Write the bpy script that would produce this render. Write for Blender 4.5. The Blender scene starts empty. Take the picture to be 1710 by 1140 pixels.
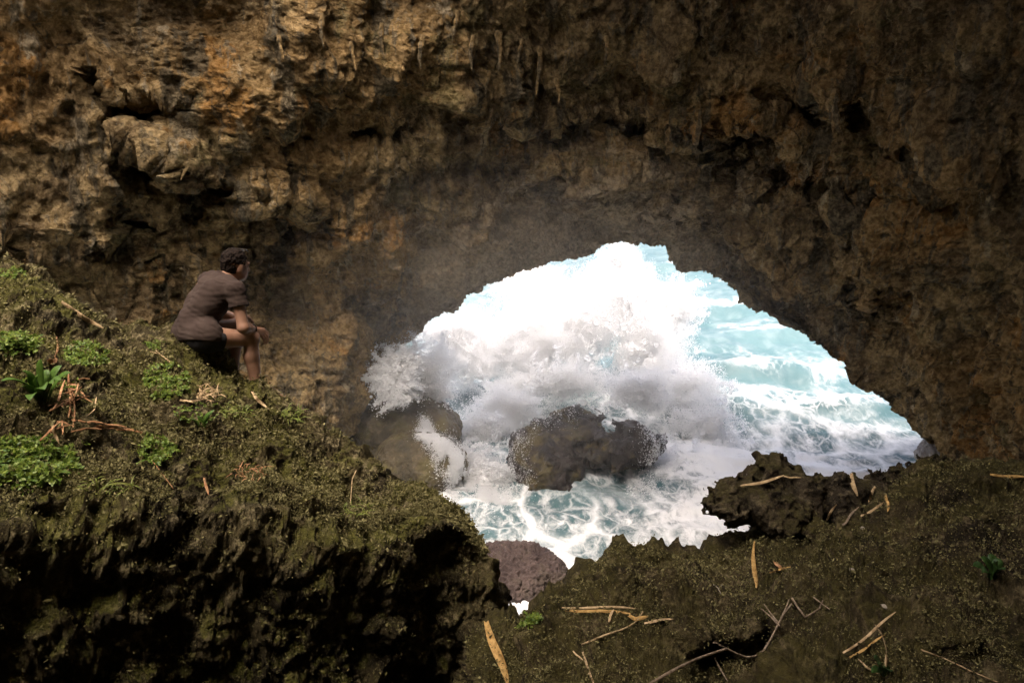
import bpy, bmesh, math, random
import numpy as np
from mathutils import Vector
from mathutils.bvhtree import BVHTree

R = math.radians
rng = np.random.default_rng(7)
random.seed(7)
sc = bpy.context.scene
COL = sc.collection

# ------------------------------------------------------------------ camera, sky, sun, exposure
CAM = np.array([0.0, 0.0, 12.0])            # the sea lies at z = 0
PITCH = R(15.0)
cam_d = bpy.data.cameras.new('camera')
cam_d.lens = 24.0
cam_d.sensor_width = 36.0
cam_d.clip_start = 0.05
cam_d.clip_end = 6000.0
cam_o = bpy.data.objects.new('camera', cam_d)
cam_o.location = CAM
cam_o.rotation_euler = (R(90) - PITCH, 0, 0)
COL.objects.link(cam_o)
sc.camera = cam_o

SUN_EL, SUN_AZ = R(73), R(200)               # azimuth measured from +Y towards +X
world = bpy.data.worlds.new('World')
sc.world = world
world.use_nodes = True
wn = world.node_tree
sky = wn.nodes.new('ShaderNodeTexSky')
sky.sky_type = 'NISHITA'
sky.sun_disc = False
sky.sun_elevation = SUN_EL
sky.sun_rotation = SUN_AZ
sky.air_density = 0.5
sky.dust_density = 8.0
sky.ozone_density = 0.5
bg = wn.nodes['Background']
bg.inputs['Strength'].default_value = 0.15
wn.links.new(sky.outputs[0], bg.inputs['Color'])

sun_d = bpy.data.lights.new('sun', 'SUN')
sun_d.energy = 0.5
sun_d.angle = R(70)
sun_d.color = (1.0, 0.94, 0.85)
sun_o = bpy.data.objects.new('sun', sun_d)
sv = Vector((math.sin(SUN_AZ) * math.cos(SUN_EL), math.cos(SUN_AZ) * math.cos(SUN_EL), math.sin(SUN_EL)))
sun_o.rotation_euler = sv.to_track_quat('Z', 'Y').to_euler()
sun_o.location = (20, 60, 80)
COL.objects.link(sun_o)

sc.view_settings.view_transform = 'Standard'
sc.view_settings.look = 'None'
sc.view_settings.exposure = 2.3
sc.view_settings.gamma = 1.0
sc.view_settings.use_curve_mapping = False
sc.render.engine = 'CYCLES'
sc.cycles.max_bounces = 26
sc.cycles.diffuse_bounces = 14
sc.cycles.glossy_bounces = 3
sc.cycles.transmission_bounces = 26
sc.cycles.transparent_max_bounces = 26
sc.cycles.volume_bounces = 1
sc.cycles.sample_clamp_indirect = 10.0
sc.cycles.use_denoising = True
try:
    sc.cycles.denoiser = 'OPENIMAGEDENOISE'
except Exception:
    pass

# ------------------------------------------------------------------ picture geometry used to read off places
FWD = np.array([0, math.cos(PITCH), -math.sin(PITCH)])
UP = np.array([0, math.sin(PITCH), math.cos(PITCH)])
RT = np.array([1.0, 0, 0])
FPX = 1140.0

def ray(px, py):
    px = np.asarray(px, float)[..., None]
    py = np.asarray(py, float)[..., None]
    return FWD + (px - 855) / FPX * RT + (570 - py) / FPX * UP

def at(px, py, t):
    return CAM + np.asarray(t, float)[..., None] * ray(px, py)

# ------------------------------------------------------------------ noise
def _hash(ix, iy, iz, seed):
    h = (ix.astype(np.uint32) * np.uint32(374761393) + iy.astype(np.uint32) * np.uint32(668265263)
         + iz.astype(np.uint32) * np.uint32(2147483647 - 95) + np.uint32(seed * 7919 % 4294967295))
    h = (h ^ (h >> np.uint32(13))) * np.uint32(1274126177)
    h ^= h >> np.uint32(16)
    h = h * np.uint32(2246822519)
    h ^= h >> np.uint32(15)
    return h

GR = np.array([[1, 1, 0], [-1, 1, 0], [1, -1, 0], [-1, -1, 0], [1, 0, 1], [-1, 0, 1], [1, 0, -1], [-1, 0, -1],
               [0, 1, 1], [0, -1, 1], [0, 1, -1], [0, -1, -1], [1, 1, 0], [-1, 1, 0], [0, -1, 1], [0, -1, -1]], np.float32)

def perlin(p, seed=0):
    p = np.asarray(p, np.float32)
    i = np.floor(p).astype(np.int32)
    f = p - i
    u = f * f * f * (f * (f * 6 - 15) + 10)
    out = 0
    for dx in (0, 1):
        wx = u[:, 0] if dx else 1 - u[:, 0]
        for dy in (0, 1):
            wy = u[:, 1] if dy else 1 - u[:, 1]
            for dz in (0, 1):
                wz = u[:, 2] if dz else 1 - u[:, 2]
                g = GR[_hash(i[:, 0] + dx, i[:, 1] + dy, i[:, 2] + dz, seed) & np.uint32(15)]
                d = g[:, 0] * (f[:, 0] - dx) + g[:, 1] * (f[:, 1] - dy) + g[:, 2] * (f[:, 2] - dz)
                out = out + wx * wy * wz * d
    return out

def fbm(p, octs=4, seed=0, gain=0.5, lac=2.03, ridged=False):
    s, a, n = 0, 1.0, 0
    q = np.asarray(p, np.float32)
    for o in range(octs):
        v = perlin(q + o * 17.3, seed + o)
        if ridged:
            v = 1 - 2 * np.abs(v) * 1.4
        s = s + a * v
        n += a
        a *= gain
        q = q * lac
    return s / n

def worley(p, seed=0):
    """distance to the nearest feature point: rounded pits with sharp ridges between"""
    p = np.asarray(p, np.float32)
    i = np.floor(p).astype(np.int32)
    f = p - i
    best = np.full(len(p), 9.0, np.float32)
    for dx in (-1, 0, 1):
        for dy in (-1, 0, 1):
            for dz in (-1, 0, 1):
                h = _hash(i[:, 0] + dx, i[:, 1] + dy, i[:, 2] + dz, seed)
                jx = (h & np.uint32(1023)).astype(np.float32) / 1023
                jy = ((h >> np.uint32(10)) & np.uint32(1023)).astype(np.float32) / 1023
                jz = ((h >> np.uint32(20)) & np.uint32(1023)).astype(np.float32) / 1023
                d = (dx + jx - f[:, 0]) ** 2 + (dy + jy - f[:, 1]) ** 2 + (dz + jz - f[:, 2]) ** 2
                best = np.minimum(best, d)
    return np.sqrt(best)

def karst(p, s, seed):
    """pitted, sharp limestone relief, about -0.5 .. 0.6"""
    w = np.stack([perlin(p * s * 1.3 + 5, seed), perlin(p * s * 1.3 + 31, seed + 1), perlin(p * s * 1.3 + 57, seed + 2)], 1)
    return worley(p * s + 0.55 * w, seed + 3) - 0.5

def sstep(a, b, x):
    t = np.clip((x - a) / (b - a), 0, 1)
    return t * t * (3 - 2 * t)

# ------------------------------------------------------------------ object helpers
def link_mesh(name, V, faces, m, parent=None, smooth=True, loc=None):
    V = np.asarray(V, np.float32)
    if loc is not None:
        V = V - np.asarray(loc, np.float32)
    me = bpy.data.meshes.new(name)
    if isinstance(faces, np.ndarray):
        k = faces.shape[1]
        me.vertices.add(len(V))
        me.vertices.foreach_set('co', V.ravel())
        me.loops.add(faces.size)
        me.loops.foreach_set('vertex_index', faces.ravel().astype(np.int32))
        me.polygons.add(len(faces))
        me.polygons.foreach_set('loop_start', np.arange(0, faces.size, k, dtype=np.int32))
        me.update(calc_edges=True)
    else:
        me.from_pydata(V.tolist(), [], faces)
    me.polygons.foreach_set('use_smooth', np.full(len(me.polygons), smooth))
    me.materials.append(m)
    o = bpy.data.objects.new(name, me)
    COL.objects.link(o)
    if loc is not None:
        o.location = [float(c) for c in loc]
    if parent is not None:
        o.parent = parent
    return o

def tag(o, label=None, cat=None, group=None, kind=None):
    if label: o['label'] = label
    if cat: o['category'] = cat
    if group: o['group'] = group
    if kind: o['kind'] = kind
    return o

def empty(name, loc):
    o = bpy.data.objects.new(name, None)
    o.location = [float(c) for c in loc]
    o.empty_display_size = 0.1
    COL.objects.link(o)
    return o

def grid_faces(nu, nv, flip=False):
    i = np.arange(nu * nv).reshape(nu, nv)
    f = np.stack([i[:-1, :-1], i[1:, :-1], i[1:, 1:], i[:-1, 1:]], -1).reshape(-1, 4)
    return f[:, ::-1].copy() if flip else f

def grid_normals(P):
    du = np.gradient(P, axis=0)
    dv = np.gradient(P, axis=1)
    n = np.cross(du, dv)
    n /= np.linalg.norm(n, axis=-1, keepdims=True) + 1e-9
    return n

# ------------------------------------------------------------------ materials
class NT:
    def __init__(s, name):
        s.m = bpy.data.materials.new(name)
        s.m.use_nodes = True
        s.t = s.m.node_tree
        s.t.nodes.clear()
        s.out = s.t.nodes.new('ShaderNodeOutputMaterial')
        s.co = s.n('ShaderNodeTexCoord').outputs['Object']
        s.geo = s.n('ShaderNodeNewGeometry')
    def n(s, k, **kw):
        x = s.t.nodes.new(k)
        for a, b in kw.items():
            setattr(x, a, b)
        return x
    def set(s, sock, v):
        if hasattr(v, 'is_linked'):
            s.t.links.new(v, sock)
        elif isinstance(v, (tuple, list)) and len(v) == 3 and sock.type == 'RGBA':
            sock.default_value = (*v, 1)
        else:
            sock.default_value = v
    def mapped(s, scale, vec=None):
        x = s.n('ShaderNodeMapping')
        s.set(x.inputs[0], vec or s.co)
        x.inputs['Scale'].default_value = scale
        return x.outputs[0]
    def noise(s, scale, detail=4, rough=0.55, vec=None, dist=0.0, color=False):
        x = s.n('ShaderNodeTexNoise')
        s.set(x.inputs['Vector'], vec or s.co)
        x.inputs['Scale'].default_value = scale
        x.inputs['Detail'].default_value = detail
        x.inputs['Roughness'].default_value = rough
        x.inputs['Distortion'].default_value = dist
        return x.outputs['Color' if color else 'Fac']
    def vor(s, scale, feature='F1', vec=None, rand=1.0):
        x = s.n('ShaderNodeTexVoronoi', feature=feature)
        s.set(x.inputs['Vector'], vec or s.co)
        x.inputs['Scale'].default_value = scale
        x.inputs['Randomness'].default_value = rand
        return x.outputs['Distance']
    def warp(s, amt, scale, vec=None, detail=3):
        c = s.noise(scale, detail, 0.5, vec, color=True)
        a = s.n('ShaderNodeVectorMath', operation='SUBTRACT')
        s.set(a.inputs[0], c); a.inputs[1].default_value = (0.5, 0.5, 0.5)
        b = s.n('ShaderNodeVectorMath', operation='SCALE')
        s.set(b.inputs[0], a.outputs[0]); b.inputs['Scale'].default_value = amt
        d = s.n('ShaderNodeVectorMath', operation='ADD')
        s.set(d.inputs[0], b.outputs[0]); s.set(d.inputs[1], vec or s.co)
        return d.outputs[0]
    def rng(s, v, a, b, c=0.0, d=1.0, smooth=True):
        x = s.n('ShaderNodeMapRange', interpolation_type='SMOOTHSTEP' if smooth else 'LINEAR')
        s.set(x.inputs['Value'], v)
        for k, q in (('From Min', a), ('From Max', b), ('To Min', c), ('To Max', d)):
            x.inputs[k].default_value = q
        return x.outputs[0]
    def math(s, op, a, b=0.0, clamp=False):
        x = s.n('ShaderNodeMath', operation=op, use_clamp=clamp)
        s.set(x.inputs[0], a); s.set(x.inputs[1], b)
        return x.outputs[0]
    def mix(s, f, a, b, blend='MIX'):
        x = s.n('ShaderNodeMix', data_type='RGBA', blend_type=blend)
        s.set(x.inputs[0], f); s.set(x.inputs[6], a); s.set(x.inputs[7], b)
        return x.outputs[2]
    def attr(s, name):
        return s.n('ShaderNodeAttribute', attribute_name=name).outputs['Fac']
    def bump(s, h, dist, strength=1.0, normal=None):
        x = s.n('ShaderNodeBump')
        x.inputs['Strength'].default_value = strength
        x.inputs['Distance'].default_value = dist
        s.set(x.inputs['Height'], h)
        if normal is not None: s.set(x.inputs['Normal'], normal)
        return x.outputs[0]
    def bsdf(s, col, rough=0.9, normal=None, spec=0.3, **kw):
        x = s.n('ShaderNodeBsdfPrincipled')
        s.set(x.inputs['Base Color'], col)
        s.set(x.inputs['Roughness'], rough)
        s.set(x.inputs['Specular IOR Level'], spec)
        if normal is not None: s.set(x.inputs['Normal'], normal)
        for k, v in kw.items():
            s.set(x.inputs[k], v)
        return x.outputs[0]
    def finish(s, shader):
        s.t.links.new(shader, s.out.inputs['Surface'])
        return s.m

def mat_cave():
    n = NT('cave_limestone')
    big = n.noise(0.16, 5, 0.6)
    med = n.noise(0.7, 6, 0.62, dist=0.4)
    fine = n.noise(6.0, 6, 0.7)
    streak = n.noise(1.0, 5, 0.6, vec=n.mapped((1.1, 1.1, 0.2), n.warp(0.7, 0.6)))
    streak2 = n.noise(1.0, 4, 0.6, vec=n.mapped((3.4, 3.4, 0.3)))
    wp = n.warp(0.8, 0.9, detail=5)
    crack = n.vor(0.75, 'DISTANCE_TO_EDGE', n.mapped((1.0, 1.0, 0.7), wp))
    crack2 = n.vor(2.1, 'DISTANCE_TO_EDGE', n.mapped((1.0, 1.0, 1.5), n.warp(0.35, 2.2, detail=5)))
    c = n.mix(n.rng(med, 0.43, 0.57), (0.152, 0.093, 0.033), (0.396, 0.269, 0.111))
    c = n.mix(n.rng(big, 0.49, 0.57, 0, 0.75), c, (0.330, 0.189, 0.057))
    c = n.mix(n.rng(n.noise(0.33, 5, 0.65, vec=n.warp(1.0, 0.5)), 0.60, 0.65, 0, 0.65), c, (0.383, 0.160, 0.015))
    c = n.mix(n.rng(streak, 0.555, 0.61, 0, 0.85), c, (0.079, 0.064, 0.036))
    c = n.mix(n.rng(streak2, 0.59, 0.63, 0, 0.7), c, (0.145, 0.125, 0.084))
    c = n.mix(n.rng(n.noise(0.9, 6, 0.7, vec=n.mapped((1, 1, 0.4))), 0.585, 0.64, 0, 0.85), c, (0.462, 0.365, 0.216))
    c = n.mix(n.rng(n.noise(0.45, 6, 0.75), 0.57, 0.64, 0, 0.65), c, (0.092, 0.077, 0.013))
    c = n.mix(n.rng(n.vor(2.4, vec=n.warp(0.5, 2.0)), 0.08, 0.16, 0.8, 0), c, (0.046, 0.031, 0.012))
    lines = n.math('MULTIPLY', n.rng(crack, 0.0, 0.035, 0.7, 0), n.rng(n.noise(0.5, 4, 0.6), 0.50, 0.60))
    c = n.mix(lines, c, (0.026, 0.018, 0.007))
    lines2 = n.math('MULTIPLY', n.rng(crack2, 0.0, 0.05, 0.5, 0), n.rng(n.noise(0.8, 4, 0.6), 0.53, 0.62))
    c = n.mix(lines2, c, (0.040, 0.027, 0.011))
    ws = n.math('ADD', n.attr('arch_glow'), n.math('MULTIPLY', n.math('SUBTRACT', n.noise(0.8, 6, 0.7, vec=n.mapped((0.6, 1, 1.6))), 0.5), 1.6))
    c = n.mix(n.rng(ws, 0.30, 0.75, 0, 0.75), c, (0.56, 0.43, 0.27))  # pale tan rock colour near the arch, painted in for glow off the sea
    c = n.mix(n.rng(fine, 0.40, 0.60), n.mix(0.45, c, (0.033, 0.022, 0.009)), n.mix(0.22, c, (0.475, 0.371, 0.216)))
    h = n.math('ADD', n.math('MULTIPLY', n.noise(3.5, 8, 0.68), 0.9), n.math('MULTIPLY', n.vor(5.0, vec=n.warp(0.25, 4.0)), 0.55))
    h = n.math('ADD', h, n.math('MULTIPLY', n.noise(18, 5, 0.7), 0.25))
    h = n.math('SUBTRACT', h, n.math('ADD', n.math('MULTIPLY', lines, 0.22), n.math('MULTIPLY', lines2, 0.2)))
    return n.finish(n.bsdf(c, 0.92, n.bump(h, 0.34, 1.0), 0.2))

def mat_karst(name, dark, mid, pale, moss, moss_amt, scale=1.0):
    n = NT(name)
    f1 = n.noise(2.2 * scale, 8, 0.68)
    f2 = n.noise(11 * scale, 8, 0.72)
    f3 = n.noise(40 * scale, 4, 0.7)
    c = n.mix(n.rng(f1, 0.36, 0.62), dark, mid)
    c = n.mix(n.rng(f2, 0.50, 0.66, 0, 0.85), c, pale)
    c = n.mix(n.rng(f3, 0.56, 0.70, 0, 0.55), c, pale)
    c = n.mix(n.rng(f3, 0.30, 0.44, 0.6, 0), c, dark)
    up = n.n('ShaderNodeSeparateXYZ')
    n.set(up.inputs[0], n.geo.outputs['Normal'])
    m = n.math('ADD', n.rng(up.outputs['Z'], 0.0, 0.8), n.rng(n.noise(1.5 * scale, 6, 0.65), 0.35, 0.7, -0.6, 0.6))
    m = n.math('MULTIPLY', n.rng(m, 0.45, 0.95), moss_amt)
    c = n.mix(m, c, n.mix(n.rng(n.noise(25 * scale, 4, 0.7), 0.35, 0.65), tuple(x * 0.55 for x in moss), tuple(min(1, x * 1.5) for x in moss)))
    h = n.math('ADD', n.math('MULTIPLY', n.vor(22 * scale, vec=n.warp(0.06, 18 * scale)), 0.6), n.math('MULTIPLY', n.noise(30 * scale, 8, 0.75), 0.7))
    h2 = n.noise(110 * scale, 4, 0.7)
    b = n.bump(h, 0.085 / scale, 1.0)
    b = n.bump(h2, 0.02 / scale, 0.9, b)
    return n.finish(n.bsdf(c, 0.95, b, 0.15))

def mat_boulder(name, base, tint, algae, rough=0.45, am=0.6):
    n = NT(name)
    f1 = n.noise(0.8, 8, 0.65)
    f2 = n.noise(5, 7, 0.7)
    c = n.mix(n.rng(f1, 0.35, 0.65), base, tint)
    c = n.mix(n.rng(n.noise(0.9, 6, 0.6, vec=n.mapped((1, 1, 1.4))), 0.5, 0.62, 0, am), c, algae)
    c = n.mix(n.rng(f2, 0.54, 0.66, 0, 0.5), c, tuple(min(1, x * 2.0) for x in tint))
    h = n.math('ADD', n.math('MULTIPLY', n.vor(4.5, vec=n.warp(0.3, 3.0)), 0.5), n.noise(7, 8, 0.7))
    return n.finish(n.bsdf(c, rough, n.bump(h, 0.13, 0.8), 0.25))

def mat_sea():
    n = NT('sea_water')
    foam_a = n.attr('foam')
    v = n.warp(1.3, 0.35, detail=5)
    v = n.warp(0.35, 1.6, v)
    vv = n.mapped((1.0, 0.62, 1.0), v)
    e1 = n.vor(0.42, 'DISTANCE_TO_EDGE', vv)
    e2 = n.vor(1.25, 'DISTANCE_TO_EDGE', vv)
    e3 = n.vor(3.4, 'DISTANCE_TO_EDGE', vv)
    wob = n.noise(1.1, 6, 0.65, vec=vv)
    k1 = n.math('SUBTRACT', n.math('ADD', e1, n.math('MULTIPLY', n.noise(3.2, 6, 0.7, vec=vv), 0.16)), n.math('MULTIPLY', wob, 0.14))
    k2 = n.math('SUBTRACT', n.math('ADD', e2, n.math('MULTIPLY', n.noise(6.0, 5, 0.7, vec=vv), 0.22)), n.math('MULTIPLY', wob, 0.16))
    lace = n.math('MAXIMUM', n.rng(k1, 0.0, 0.16, 0.9, 0), n.rng(k2, 0.0, 0.15, 0.7, 0))
    lace = n.math('MAXIMUM', lace, n.rng(n.noise(1.6, 8, 0.72, vec=n.mapped((1.0, 0.4, 1.0), v)), 0.46, 0.66, 0, 0.75))
    thick = n.noise(0.22, 6, 0.62, vec=n.mapped((1, 0.5, 1)), dist=0.8)
    fine = n.noise(2.6, 7, 0.7, vec=n.mapped((1, 0.55, 1)), dist=0.6)
    cover = n.math('ADD', foam_a, n.math('MULTIPLY', n.math('SUBTRACT', thick, 0.5), 2.0))
    solid = n.rng(n.math('ADD', cover, n.math('MULTIPLY', n.math('SUBTRACT', fine, 0.5), 1.1)), 0.42, 0.78)
    lace = n.math('MULTIPLY', lace, n.rng(n.math('ADD', cover, n.math('MULTIPLY', n.math('SUBTRACT', fine, 0.5), 1.2)), -0.45, 0.5))
    f = n.math('MAXIMUM', solid, lace, clamp=True)
    water = n.mix(n.rng(n.noise(0.12, 4, 0.55), 0.35, 0.65), (0.052, 0.108, 0.118), (0.083, 0.145, 0.153))
    water = n.mix(n.rng(n.noise(0.9, 5, 0.6, vec=vv), 0.42, 0.7, 0, 0.6), water, (0.16, 0.21, 0.215))
    col = n.mix(f, water, (0.80, 0.80, 0.79))
    rough = n.math('ADD', n.math('MULTIPLY', f, 0.5), 0.4)
    h = n.math('ADD', n.math('MULTIPLY', f, 0.6), n.math('MULTIPLY', n.noise(1.8, 8, 0.65, vec=vv), 0.6))
    b = n.bump(h, 0.14, 0.7)
    return n.finish(n.bsdf(col, rough, b, 0.12))

def mat_spray():
    n = NT('white_spray')
    d = n.n('ShaderNodeBsdfDiffuse'); d.inputs[0].default_value = (0.88, 0.88, 0.878, 1)
    t = n.n('ShaderNodeBsdfTranslucent'); t.inputs[0].default_value = (0.88, 0.88, 0.878, 1)
    x = n.n('ShaderNodeMixShader'); x.inputs[0].default_value = 0.75
    n.t.links.new(d.outputs[0], x.inputs[1]); n.t.links.new(t.outputs[0], x.inputs[2])
    return n.finish(x.outputs[0])

def mat_leaf(name, a, b, trans=0.35, rough=0.5):
    n = NT(name)
    r = n.geo.outputs['Random Per Island']
    c = n.mix(r, a, b)
    c = n.mix(n.rng(n.noise(40, 3), 0.4, 0.6, 0, 0.35), c, tuple(x * 0.5 for x in a))
    p = n.bsdf(c, rough, None, 0.3)
    t = n.n('ShaderNodeBsdfTranslucent'); n.set(t.inputs[0], c)
    x = n.n('ShaderNodeMixShader'); x.inputs[0].default_value = trans
    n.t.links.new(p, x.inputs[1]); n.t.links.new(t.outputs[0], x.inputs[2])
    return n.finish(x.outputs[0])

def mat_plain(name, a, b, scale, rough=0.8, bump=0.0, spec=0.3, stretch=(1, 1, 1), sss=0.0):
    n = NT(name)
    v = n.mapped(stretch)
    f = n.noise(scale, 6, 0.62, vec=v)
    c = n.mix(n.rng(f, 0.33, 0.67), a, b)
    nm = n.bump(f, bump, 0.7) if bump else None
    kw = {}
    if sss:
        kw = {'Subsurface Weight': sss, 'Subsurface Radius': (0.012, 0.005, 0.003), 'Subsurface Scale': 1.0}
    return n.finish(n.bsdf(c, rough, nm, spec, **kw))

M = {}
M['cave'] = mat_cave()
M['moss_rock'] = mat_karst('mossy_limestone', (0.024, 0.018, 0.008), (0.10, 0.078, 0.032), (0.34, 0.275, 0.145), (0.085, 0.082, 0.013), 0.7)
M['right_rock'] = mat_karst('weathered_limestone', (0.018, 0.013, 0.006), (0.072, 0.053, 0.022), (0.22, 0.17, 0.085), (0.058, 0.05, 0.009), 0.5)
M['ledge'] = mat_karst('dark_limestone', (0.018, 0.013, 0.008), (0.07, 0.052, 0.028), (0.19, 0.148, 0.085), (0.058, 0.05, 0.010), 0.5)
M['boulder'] = mat_boulder('wet_boulder', (0.010, 0.008, 0.007), (0.03, 0.022, 0.018), (0.085, 0.066, 0.022), 0.42, 0.8)
M['boulder_olive'] = mat_boulder('olive_boulder', (0.032, 0.026, 0.014), (0.09, 0.07, 0.04), (0.10, 0.084, 0.026), 0.4)
M['boulder_red'] = mat_boulder('reddish_boulder', (0.035, 0.023, 0.02), (0.085, 0.06, 0.052), (0.07, 0.055, 0.038), 0.45, 0.6)
M['boulder_grey'] = mat_boulder('grey_boulder', (0.2, 0.18, 0.16), (0.35, 0.32, 0.29), (0.2, 0.17, 0.12), 0.5, 0.3)
M['bounce_cave'] = mat_plain('bounce_limestone', (0.55, 0.44, 0.28), (0.70, 0.58, 0.40), 0.5, 0.9, 0.3)  # for the unseen shell and roof, kept pale to throw light back inside
M['sea'] = mat_sea()
M['spray'] = mat_spray()
M['skin'] = mat_plain('tanned_skin', (0.21, 0.112, 0.068), (0.27, 0.148, 0.092), 14, 0.5, 0.002, 0.35, sss=0.08)
M['shirt'] = mat_plain('faded_brown_cotton', (0.031, 0.0205, 0.016), (0.042, 0.029, 0.0225), 9, 0.95, 0.004, 0.1)
M['shorts'] = mat_plain('black_cloth', (0.012, 0.011, 0.011), (0.022, 0.02, 0.02), 20, 0.9, 0.003, 0.15)
M['hair'] = mat_plain('dark_curly_hair', (0.006, 0.004, 0.003), (0.018, 0.011, 0.007), 60, 0.9, 0.006, 0.1)
M['lens'] = mat_plain('dark_lens', (0.02, 0.012, 0.01), (0.03, 0.02, 0.015), 5, 0.12, 0, 0.6)
M['band'] = mat_plain('dark_band', (0.015, 0.012, 0.01), (0.03, 0.025, 0.02), 30, 0.6)
M['strap_leaf'] = mat_leaf('strap_leaf_green', (0.05, 0.11, 0.014), (0.10, 0.175, 0.024))
M['weed'] = mat_leaf('weed_green', (0.075, 0.14, 0.016), (0.23, 0.28, 0.045))
M['grass'] = mat_leaf('grass_green', (0.12, 0.17, 0.025), (0.28, 0.28, 0.07))
M['dark_plant'] = mat_leaf('dark_leaf', (0.03, 0.07, 0.015), (0.05, 0.10, 0.02))
M['straw'] = mat_plain('pale_dry_leaf', (0.20, 0.13, 0.06), (0.42, 0.30, 0.16), 30, 0.8, 0.004, 0.2)
M['straw_gold'] = mat_plain('golden_dry_leaf', (0.20, 0.11, 0.03), (0.40, 0.25, 0.085), 26, 0.8, 0.004, 0.2)
M['straw_red'] = mat_plain('reddish_dead_leaf', (0.17, 0.075, 0.03), (0.36, 0.20, 0.095), 24, 0.85, 0.004, 0.2)
M['twig'] = mat_plain('weathered_twig', (0.10, 0.07, 0.042), (0.24, 0.18, 0.12), 30, 0.85, 0.004, 0.2)
M['white_stone'] = mat_plain('pale_stone', (0.16, 0.13, 0.09), (0.30, 0.26, 0.19), 30, 0.9, 0.004)
M['fleck'] = mat_leaf('dry_moss', (0.07, 0.062, 0.016), (0.24, 0.205, 0.085), 0.2, 0.9)

#@@SETTING
# ------------------------------------------------------------------ cave wall with the arch
RIM = np.array([  # px, py, distance
    (500, 980, 24.5), (575, 850, 26.5), (612, 750, 28.5), (628, 680, 30), (640, 606, 31), (680, 575, 32), (712, 556, 32.7), (728, 534, 33), (766, 512, 33.6),
    (772, 497, 34), (810, 482, 34.5), (850, 465, 35), (884, 449, 35.5), (920, 440, 36), (955, 433, 36.2), (990, 425, 36.3), (1008, 409, 36.5), (1036, 402, 36.6),
    (1062, 406, 36.5), (1085, 412, 36.3), (1110, 415, 36.2), (1117, 438, 36), (1135, 450, 35.8), (1180, 459, 35.4), (1220, 475, 35), (1245, 497, 34.7), (1262, 514, 34.4), (1290, 530, 34),
    (1318, 540, 33.5), (1350, 566, 33), (1385, 592, 32.4), (1418, 618, 31.8), (1425, 640, 31.4), (1460, 660, 30.8), (1500, 690, 30),
    (1520, 718, 29.5), (1545, 736, 29), (1580, 755, 28.4), (1597, 772, 28), (1640, 830, 27), (1720, 920, 25.5)])
CTRL = np.array([
    (1000, 330, 30), (900, 370, 31.5), (1100, 330, 30), (800, 420, 30.5), (700, 480, 29.5), (600, 560, 28), (520, 660, 26),
    (1250, 420, 29.5), (1350, 480, 28), (1450, 560, 26), (1550, 650, 24.5), (1650, 740, 23),
    (900, 285, 26.5), (1050, 265, 26.5), (1200, 280, 26), (700, 380, 25.5), (550, 450, 24), (420, 560, 22.8), (300, 540, 21), (200, 560, 19.5),
    (900, 150, 23.5), (600, 250, 21.5), (300, 300, 19), (100, 400, 18.3), (0, 420, 17.8), (1300, 300, 24), (1500, 400, 21.5), (1650, 500, 19.5), (1800, 700, 17.5),
    (900, 0, 20.8), (500, 0, 18), (100, 0, 16.6), (1300, 0, 19.8), (1600, 100, 17.5), (-300, 0, 14.6), (-300, 400, 15.2), (-250, 800, 15.2),
    (900, -400, 18.0), (300, -400, 16.5), (1500, -400, 16.5), (2000, 0, 13), (2000, 500, 14), (2000, 900, 15), (900, -900, 15.5), (200, -800, 14.5), (1600, -800, 14)], float)

RIM = RIM.astype(float)
RIM[:, 2] = np.where(RIM[:, 2] > 27.4, 27.4 + (RIM[:, 2] - 27.4) * 0.10, RIM[:, 2])
CTRL[:12, 2] = 25.3 + (CTRL[:12, 2] - 28.0) * 0.2
CTRL[12:, 2] = np.where(CTRL[12:, 2] > 23.0, 23.0 + (CTRL[12:, 2] - 23.0) * 0.25, CTRL[12:, 2])

def rbf_fit(C):
    X = C[:, :2] / 1000.0
    d = np.linalg.norm(X[:, None] - X[None], axis=-1)
    K = d ** 3 * 0 + d
    n = len(C)
    Pm = np.c_[np.ones(n), X]
    A = np.zeros((n + 3, n + 3))
    A[:n, :n] = K + 0.004 * np.eye(n)
    A[:n, n:] = Pm
    A[n:, :n] = Pm.T
    w = np.linalg.solve(A, np.r_[C[:, 2], 0, 0, 0])
    def ev(px, py):
        q = np.stack([px, py], -1).reshape(-1, 2) / 1000.0
        dd = np.sqrt(((q[:, None] - X[None]) ** 2).sum(-1))
        return (dd @ w[:n] + w[n] + q @ w[n + 1:]).reshape(np.shape(px))
    return ev

def below_line(px, py, line, a, h, top=14):
    """rock under this line is cut back by a metres, fading over h pixels: an overhanging lip"""
    L = np.array(line, float)
    y = np.interp(px, L[:, 0], L[:, 1])
    span = sstep(L[0, 0] - 25, L[0, 0] + 25, px) * (1 - sstep(L[-1, 0] - 25, L[-1, 0] + 25, px))
    wob = 8 * np.sin(px * 0.11) + 5 * np.sin(px * 0.23 + 1)
    dy = py - y - wob
    return 1.25 * a * span * (sstep(-6, 5, dy) * np.exp(-np.maximum(dy, 0) / h) - 0.18 * np.exp(-(np.minimum(dy, 0) / (h * 0.5)) ** 2) * (dy < 0))

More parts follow.
